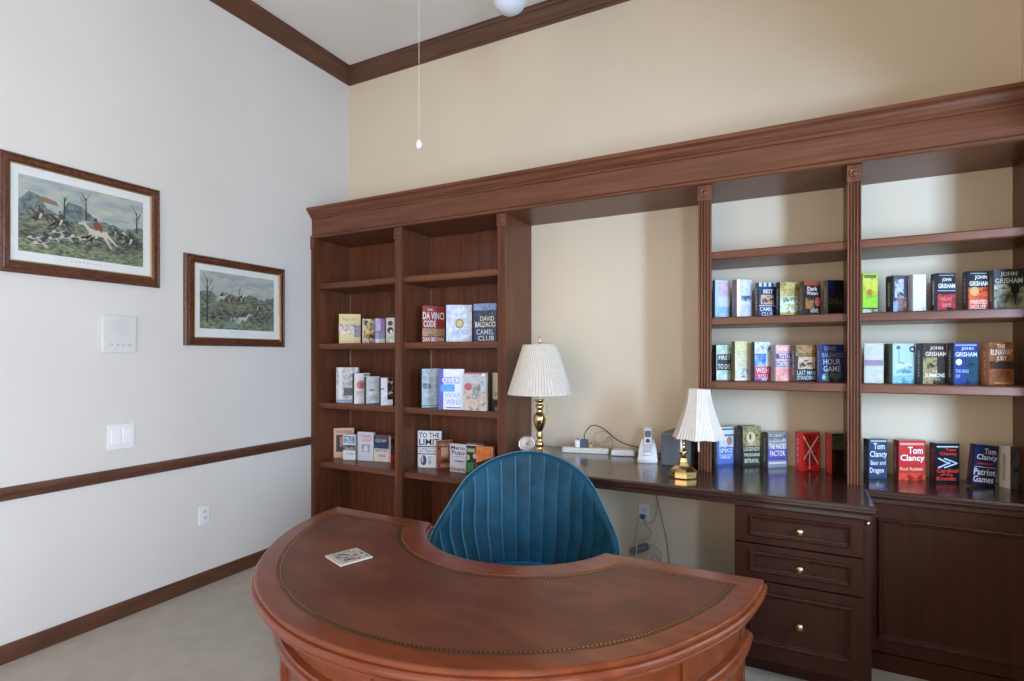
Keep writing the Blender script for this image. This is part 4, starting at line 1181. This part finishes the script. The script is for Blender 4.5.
 (G_D2, (3.749, -0.29, 1.72, 0.203, 0.079, 0.013, 31.0), 'a8b83c', '808c2c', None, [('m', 0, .55, 1, .9, ('c4c058', 'b8c444', '949438')), ('r', .1, .88, .9, .96, '54643c'), ('e', .45, .52, .22, .08, 'a4702c'), ('m', 0, .15, 1, .45, ('80bc28', '94c43c', '6ca02c')), ('r', 0, .1, 1, .14, '344c2c'), ('m', 0, 0, 1, .1, ('98b8a0', 'c8d8b4', '58704c'))], 'bright lime yellow book, leftmost on its shelf'),
 (G_D2, (3.877, -0.29, 1.72, 0.183, 0.072, 0.055, 27.0), '3c3e4c', '2c2e3a', ('GRISHAM', 'b4b8c4'), [('m', .1, .4, .7, .9, ('54586c', 'b8bccc', '3c3e4c')), ('m', .2, .05, .9, .4, ('5c3c3c', '8c6c68', '2c2c38')), ('m', 0, 0, .3, .3, ('5474cc', '8ca4dc', '2c3c7c'))], 'dark slate paperback with blue glow at its foot'),
 (G_D2, (3.956, -0.29, 1.72, 0.182, 0.063, 0.032, 26.5), 'cdcdd1', 'aaa8a6', ('LAW', '8c8884'), [('m', .3, .35, .9, .6, ('d8c8b8', 'e4dcd8', 'c4b8b0')), ('m', .1, .0, .95, .3, ('bcc0c8', 'd4d4d8', 'b0b4bc'))], 'white paperback between two dark paperbacks'),
 (G_D2, (4.052, -0.29, 1.72, 0.182, 0.085, 0.044, 25.5), '20222e', '2c2e3a', ('GRISHAM', 'c4c4cc'), [('r', .1, .93, .9, .95, 'a4a8b4'), ('t', 'JOHN', .25, .76, .75, .87, W_), ('t', 'GRISHAM', .04, .6, .96, .72, W_), ('r', 0, .52, 1, .55, '8c94a4'), ('m', 0, 0, 1, .45, ('7c2428', 'b43c40', '2c1418')), ('t', 'THE LAST', .15, .27, .8, .36, 'e08484'), ('t', 'JUROR', .25, .06, .75, .2, 'd89090')], 'black paperback fading to red with white author name'),
 (G_D2, (4.169, -0.29, 1.72, 0.183, 0.091, 0.039, 23.5), '1f2328', '3c3e40', ('HOUSE', 'a8a8a4'), [('r', .1, .93, .9, .95, 'a4a8a8'), ('t', 'JOHN', .3, .77, .9, .89, 'e8ece8'), ('t', 'GRISHAM', .04, .62, .96, .74, 'e8ece8'), ('m', 0, .0, 1, .58, ('b8442c', 'd8643c', '84301c')), ('e', .3, .48, .22, .12, 'c8a468'), ('t', 'PAINTED', .1, .15, .92, .26, 'e8dcd0'), ('t', 'HOUSE', .1, .02, .85, .13, 'e8dcd0')], 'orange and black paperback with a pale golden moon'),
 (G_D2, (4.262, -0.29, 1.72, 0.184, 0.121, 0.038, 11.0), '2a2e28', '484c4c', ('CHAMBER', 'b8b8b0'), [('m', 0, 0, 1, .55, ('2c3024', '6c7458', '9ca084')), ('e', .66, .5, .14, .16, '141814'), ('r', .64, .12, .69, .4, '141814'), ('m', 0, .5, .45, .62, ('6c7458', 'b4b49c', '3c4034')), ('t', 'JOHN', .2, .8, .72, .93, 'c4ccc0'), ('t', 'GRISHAM', .03, .64, .88, .77, 'c4ccc0')], 'dark green paperback with a lone tree, rightmost of its row'),

 (G_D1, (3.753, -0.31, 1.368, 0.198, 0.079, 0.03, -10.0), 'b6c2ba', '9aa69e', None, [('r', .02, .44, 1, .58, '847c9c'), ('m', 0, .6, 1, 1, ('aebeb6', 'becac2', 'b4c0b8')), ('m', 0, 0, 1, .4, ('aebeb6', 'c0ccc4', 'b0bcb4'))], 'pale mint book with a mauve stripe across its middle'),
 (G_D1, (3.871, -0.31, 1.368, 0.196, 0.111, 0.061, 27.0), '9fbcc8', '566058', ('THE FIRM', '24302c'), [('m', 0, 0, 1, .2, ('5c98ac', '84b4c4', '4c8498')), ('m', .15, .25, .85, .52, ('4c7c84', '84acb4', 'c0d4dc')), ('r', .25, .5, .3, .8, '6c8c94'), ('r', .3, .5, .45, .54, '6c8c94'), ('e', .87, .86, .14, .08, '2c3c48'), ('e', .87, .86, .07, .03, 'c4ccd0'), ('e', .25, .9, .1, .05, '4c6470')], 'aqua book with a teal feather drawing and thick grey-green spine'),
 (G_D1, (3.992, -0.31, 1.368, 0.197, 0.110, 0.047, 25.0), '2c2620', '383634', ('GRISHAM', 'a8a49c'), [('m', 0, .0, .6, .65, ('5c5438', '9c8c5c', '2c2620')), ('t', 'JOHN', .3, .82, .85, .92, 'd8c8b8'), ('t', 'GRISHAM', .1, .68, .98, .79, 'd8c8b8'), ('t', 'THE', .4, .28, .6, .34, 'd8d0c8'), ('t', 'SUMMONS', .08, .16, .92, .26, 'e4dcd0'), ('t', 'A NOVEL', .25, .09, .75, .13, 'b4ac9c')], 'dark brown paperback with pale author name and a hazy golden left side'),
 (G_D1, (4.111, -0.31, 1.368, 0.197, 0.105, 0.047, 22.0), '1c3474', '2c343c', ('GRISHAM', 'a8b0b4'), [('r', .05, .93, .95, .96, '94a4cc'), ('m', .5, 0, 1, .7, ('143048', '14485c', '101c34')), ('t', 'JOHN', .3, .81, .8, .9, 'd0dcf0'), ('t', 'GRISHAM', .05, .67, .95, .78, 'd0dcf0'), ('e', .2, .54, .13, .075, 'e4dcb4'), ('t', 'THE KING', .06, .28, .6, .36, '9cb8e8'), ('t', 'OF', .06, .16, .25, .24, '9cb8e8')], 'royal blue paperback with a small pale yellow moon'),
 (G_D1, (4.240, -0.31, 1.368, 0.198, 0.102, 0.052, 21.0), '7a4428', 'a86c40', ('JURY', 'd8b088'), [('m', 0, 0, 1, 1, ('6c3820', '84502c', '945c38')), ('r', 0, .38, 1, .56, '3c2c24'), ('t', 'THE', .3, .86, .65, .96, 'e4d0bc'), ('t', 'RUNAWAY', .05, .7, .95, .84, 'e4d0bc'), ('t', 'JURY', .28, .54, .72, .68, 'e4d0bc'), ('r', .2, .04, .85, .06, 'c89c74')], 'reddish brown book reading THE RUNAWAY JURY'),

 (G_C0, (3.041, -0.165, 0.867, 0.217, 0.117, 0.035, 42.5), '5c74bc', '84888c', None, [('r', 0, .78, 1, 1, 'd4d8d4'), ('r', .05, .92, .95, .96, '34405c'), ('r', .05, .78, .95, .8, '54586c'), ('m', .1, .45, .95, .75, ('c8ccd4', 'd8d8dc', '3c5484')), ('e', .7, .62, .16, .12, 'b4846c'), ('t', 'SPIKE', .1, .3, .9, .42, 'd4dcf0'), ('t', 'TARGET', .1, .14, .9, .26, 'd4dcf0')], 'blue and white paperback just right of the small lamp shade'),
 (G_C0, (3.178, -0.155, 0.867, 0.229, 0.115, 0.055, 38.0), '3c3a2c', '2c2420', ('LEGEND', '6c5c4c'), [('m', 0, .5, 1, 1, ('6c6040', 'a89c6c', '34302c')), ('e', .45, .72, .25, .14, 'd8c898'), ('e', .42, .74, .06, .08, '4c4430'), ('t', 'ERIC', .3, .52, .75, .58, 'c4c8b0'), ('t', 'LEGENDS', .05, .38, .95, .48, 'c4ccb0'), ('t', 'THE BOURNE', .05, .24, .95, .32, 'd0d4c8'), ('t', 'BETRAYAL', .1, .08, .9, .18, 'd0d4c8')], 'dark olive book with a glowing centre, tallest standing on the worktop'),
 (G_C0, (3.309, -0.135, 0.867, 0.2, 0.120, 0.049, 37.5), '8c8c94', '3c3c48', ('LUDLUM', 'b8b8bc'), [('r', .04, .78, .96, .97, '545464'), ('t', 'ROBERT', .08, .86, .9, .96, 'dcdccc'), ('t', 'LUDLUM', .08, .72, .92, .83, 'dcdccc'), ('r', 0, .2, 1, .55, '5c549c'), ('t', 'THE HADES', .05, .52, .95, .68, W_), ('t', 'FACTOR', .1, .32, .9, .48, W_), ('r', .05, .1, .95, .15, 'd4d4dc')], 'white and purple paperback left of the red ones on the worktop'),
 (G_C0, (3.478, -0.145, 0.867, 0.212, 0.110, 0.058, 33.5), 'd02a1e', 'e03a2a', ('RED', 'f0b0a8'), [('m', .15, .55, .95, .95, ('6c1c20', 'b4241c', '3c1418')), ('m', .2, .12, .85, .5, ('7c2020', 'b42c20', '54181c')), ('x', .1, .9, .9, .16, 'd8d0cc'), ('x', .9, .9, .12, .3, 'd8d0cc'), ('r', .4, .05, .45, .5, 'd8d0cc')], 'bright red book with a crossed silver design'),
 (G_C0, (3.622, -0.145, 0.867, 0.215, 0.07, 0.055, 32.0), '1c1a18', 'b8443c', ('NET FORCE', 'd87c74'), [('m', 0, .6, 1, .95, ('3c3c30', '54543c', '1c1a18')), ('r', 0, .2, .3, .5, '4c1c1c')], 'black book with a red spine, partly behind the pilaster on the worktop'),

 (G_D0, (3.785, -0.195, 0.867, 0.204, 0.097, 0.042, 28.5), '34415c', '3c4048', ('CLANCY', 'b4b8bc'), [('r', .1, .93, .95, .97, 'a8b4c4'), ('t', 'Tom', .25, .74, .85, .9, 'e8ecf4'), ('t', 'Clancy', .05, .5, .98, .7, 'e8ecf4'), ('t', 'Bear and', .1, .34, .9, .46, 'd0d8e4'), ('t', 'Dragon', .05, .1, .8, .28, 'e8ecf4')], 'slate blue paperback with white lettering, leftmost in the corner bay'),
 (G_D0, (3.917, -0.165, 0.867, 0.203, 0.133, 0.042, 25.0), 'c0302c', '6c2024', ('RED RABBIT', 'b8a49c'), [('r', .05, .88, .95, .94, 'd89c90'), ('t', 'Tom', .35, .66, .9, .84, W_), ('t', 'Clancy', .06, .44, .96, .64, W_), ('t', 'Red Rabbit', .05, .24, .9, .32, 'e0c49c'), ('m', 0, 0, 1, .18, ('b02c20', 'dc5434', '8c1c18'))], 'red paperback with large white author name'),
 (G_D0, (4.072, -0.155, 0.867, 0.198, 0.112, 0.046, 23.5), '141418', '1c1c22', ('CLANCY', 'a83434'), [('r', .05, .9, .95, .93, 'c4c4c8'), ('t', 'Tom', .4, .8, .85, .88, 'e04030'), ('t', 'Clancy', .15, .68, .9, .78, 'e04030'), ('x', .1, .62, .6, .48, 'b4c8d8'), ('x', .1, .38, .6, .52, 'b4c8d8'), ('x', .35, .62, .9, .5, 'b4c8d8'), ('x', .35, .38, .9, .5, 'b4c8d8'), ('t', 'Cardinal', .03, .26, .95, .36, 'e04030'), ('t', 'of the', .2, .18, .7, .24, 'e04030'), ('t', 'Kremlin', .03, .06, .85, .16, 'e04030')], 'black paperback with red lettering and pale arrows'),
 (G_D0, (4.206, -0.179, 0.867, 0.198, 0.107, 0.035, 22.5), '1c2850', '1c2038', ('PATRIOT GAMES', '9c4450'), [('t', 'Tom', .4, .78, .9, .92, 'e0e4ec'), ('t', 'Clancy', .1, .6, .98, .77, 'e0e4ec'), ('r', .15, .52, .8, .56, 'b43c40'), ('r', .05, .45, .95, .465, 'c4c8d4'), ('t', 'Patriot', .04, .26, .96, .42, 'e8ecf0'), ('t', 'Games', .04, .08, .9, .24, 'e8ecf0')], 'leaning navy paperback reading Patriot Games'),
 (G_D0, (4.358, -0.150, 0.867, 0.203, 0.056, 0.05, 38.0), '2c2c2c', 'c4bfae', ('WEDDING', '4c506c'), [('m', 0, 0, 1, 1, ('3c3a38', '6c6860', '1c1c1c'))], 'thick book with a cream spine, rightmost on the worktop'),
]


def make_book(grp, pos, cov, spn, stext, art, label):
    x, y, z, h, w, T, rot = pos
    name = 'book'
    lean = 'leaning' in label
    t = thing(name, label, 'book', (x, y, z + 0.0004), R(rot), grp, ry=R(5.5) if lean else 0.0)
    if lean:
        t.location.z = z + 0.107 * math.sin(R(5.5)) + 0.0005
    hard = h > 0.225
    e = 0.0022 if hard else 0.0008
    b = MB()
    cm, sm = plain(cov, 0.3), plain(spn, 0.35)
    b.box(0.0, w, 0.0, e, 0, h, cm)
    b.box(0.0, w, T - e, T, 0, h, sm)
    rad = [(0.0, 0.0), (-0.0022, T * 0.2), (-0.0032, T * 0.5), (-0.0022, T * 0.8), (0.0, T), (e, T), (e, 0.0)]
    b.prism(rad, 'z', 0, h, sm, smooth=False)
    lay = 0
    for a in art:
        if a[0] == 't':
            continue
        lay += 1
        d = -0.00012 - 0.00006 * lay
        if a[0] == 'r':
            b.quad([(w * a[1], d, h * a[2]), (w * a[3], d, h * a[2]), (w * a[3], d, h * a[4]), (w * a[1], d, h * a[4])], plain(a[5], 0.3))
        elif a[0] == 'm':
            mt = noisy('cover_' + '_'.join(a[5]), [(0.36, a[5][0]), (0.5, a[5][1]), (0.64, a[5][2])], 30, rough=0.3, detail=5, distort=0.6)
            b.quad([(w * a[1], d, h * a[2]), (w * a[3], d, h * a[2]), (w * a[3], d, h * a[4]), (w * a[1], d, h * a[4])], mt)
        elif a[0] == 'e':
            b.quad([(w * min(1, max(0, a[1] + a[3] * math.cos(2 * PI * k / 18))), d, h * (a[2] + a[4] * math.sin(2 * PI * k / 18))) for k in range(18)], plain(a[5], 0.3))
        elif a[0] == 'x':      # diagonal stroke
            s = 0.003
            dx, dz = w * (a[3] - a[1]), h * (a[4] - a[2])
            L = math.hypot(dx, dz); nx, nz = -dz / L * s, dx / L * s
            x0, z0 = w * a[1], h * a[2]
            b.quad([(x0 - nx, d, z0 - nz), (x0 + dx - nx, d, z0 + dz - nz), (x0 + dx + nx, d, z0 + dz + nz), (x0 + nx, d, z0 + nz)], plain(a[5], 0.3))
    b.build('cover', t, fix=False)
    b = MB()
    g = 0.003 if hard else 0.0004
    b.box(e, w - g, e, T - e, g, h - g, PAGES)
    b.build('pages', t)
    b = MB()
    for a in art:
        if a[0] == 't':
            v, fs = text_polys(a[1], 0.014)
            n = b.add([(w * (a[2] + (a[4] - a[2]) * u), -0.0011, h * (a[3] + (a[5] - a[3]) * q)) for u, q in v])
            for fc in fs:
                b.face([n + i for i in fc], plain(a[6], 0.3))
    if b.v:
        b.build('title', t, fix=False)
    if stext:
        b = MB()
        v, fs = text_polys(stext[0], 0.014)
        n = b.add([(-0.0038, T * 0.36 + T * 0.28 * (1 - q), h * (0.82 - 0.64 * u)) for u, q in v])
        for fc in fs:
            b.face([n + i for i in fc], plain(stext[1], 0.3))
        b.build('spine_lettering', t, fix=False)


for spec in BOOKS:
    make_book(*spec)
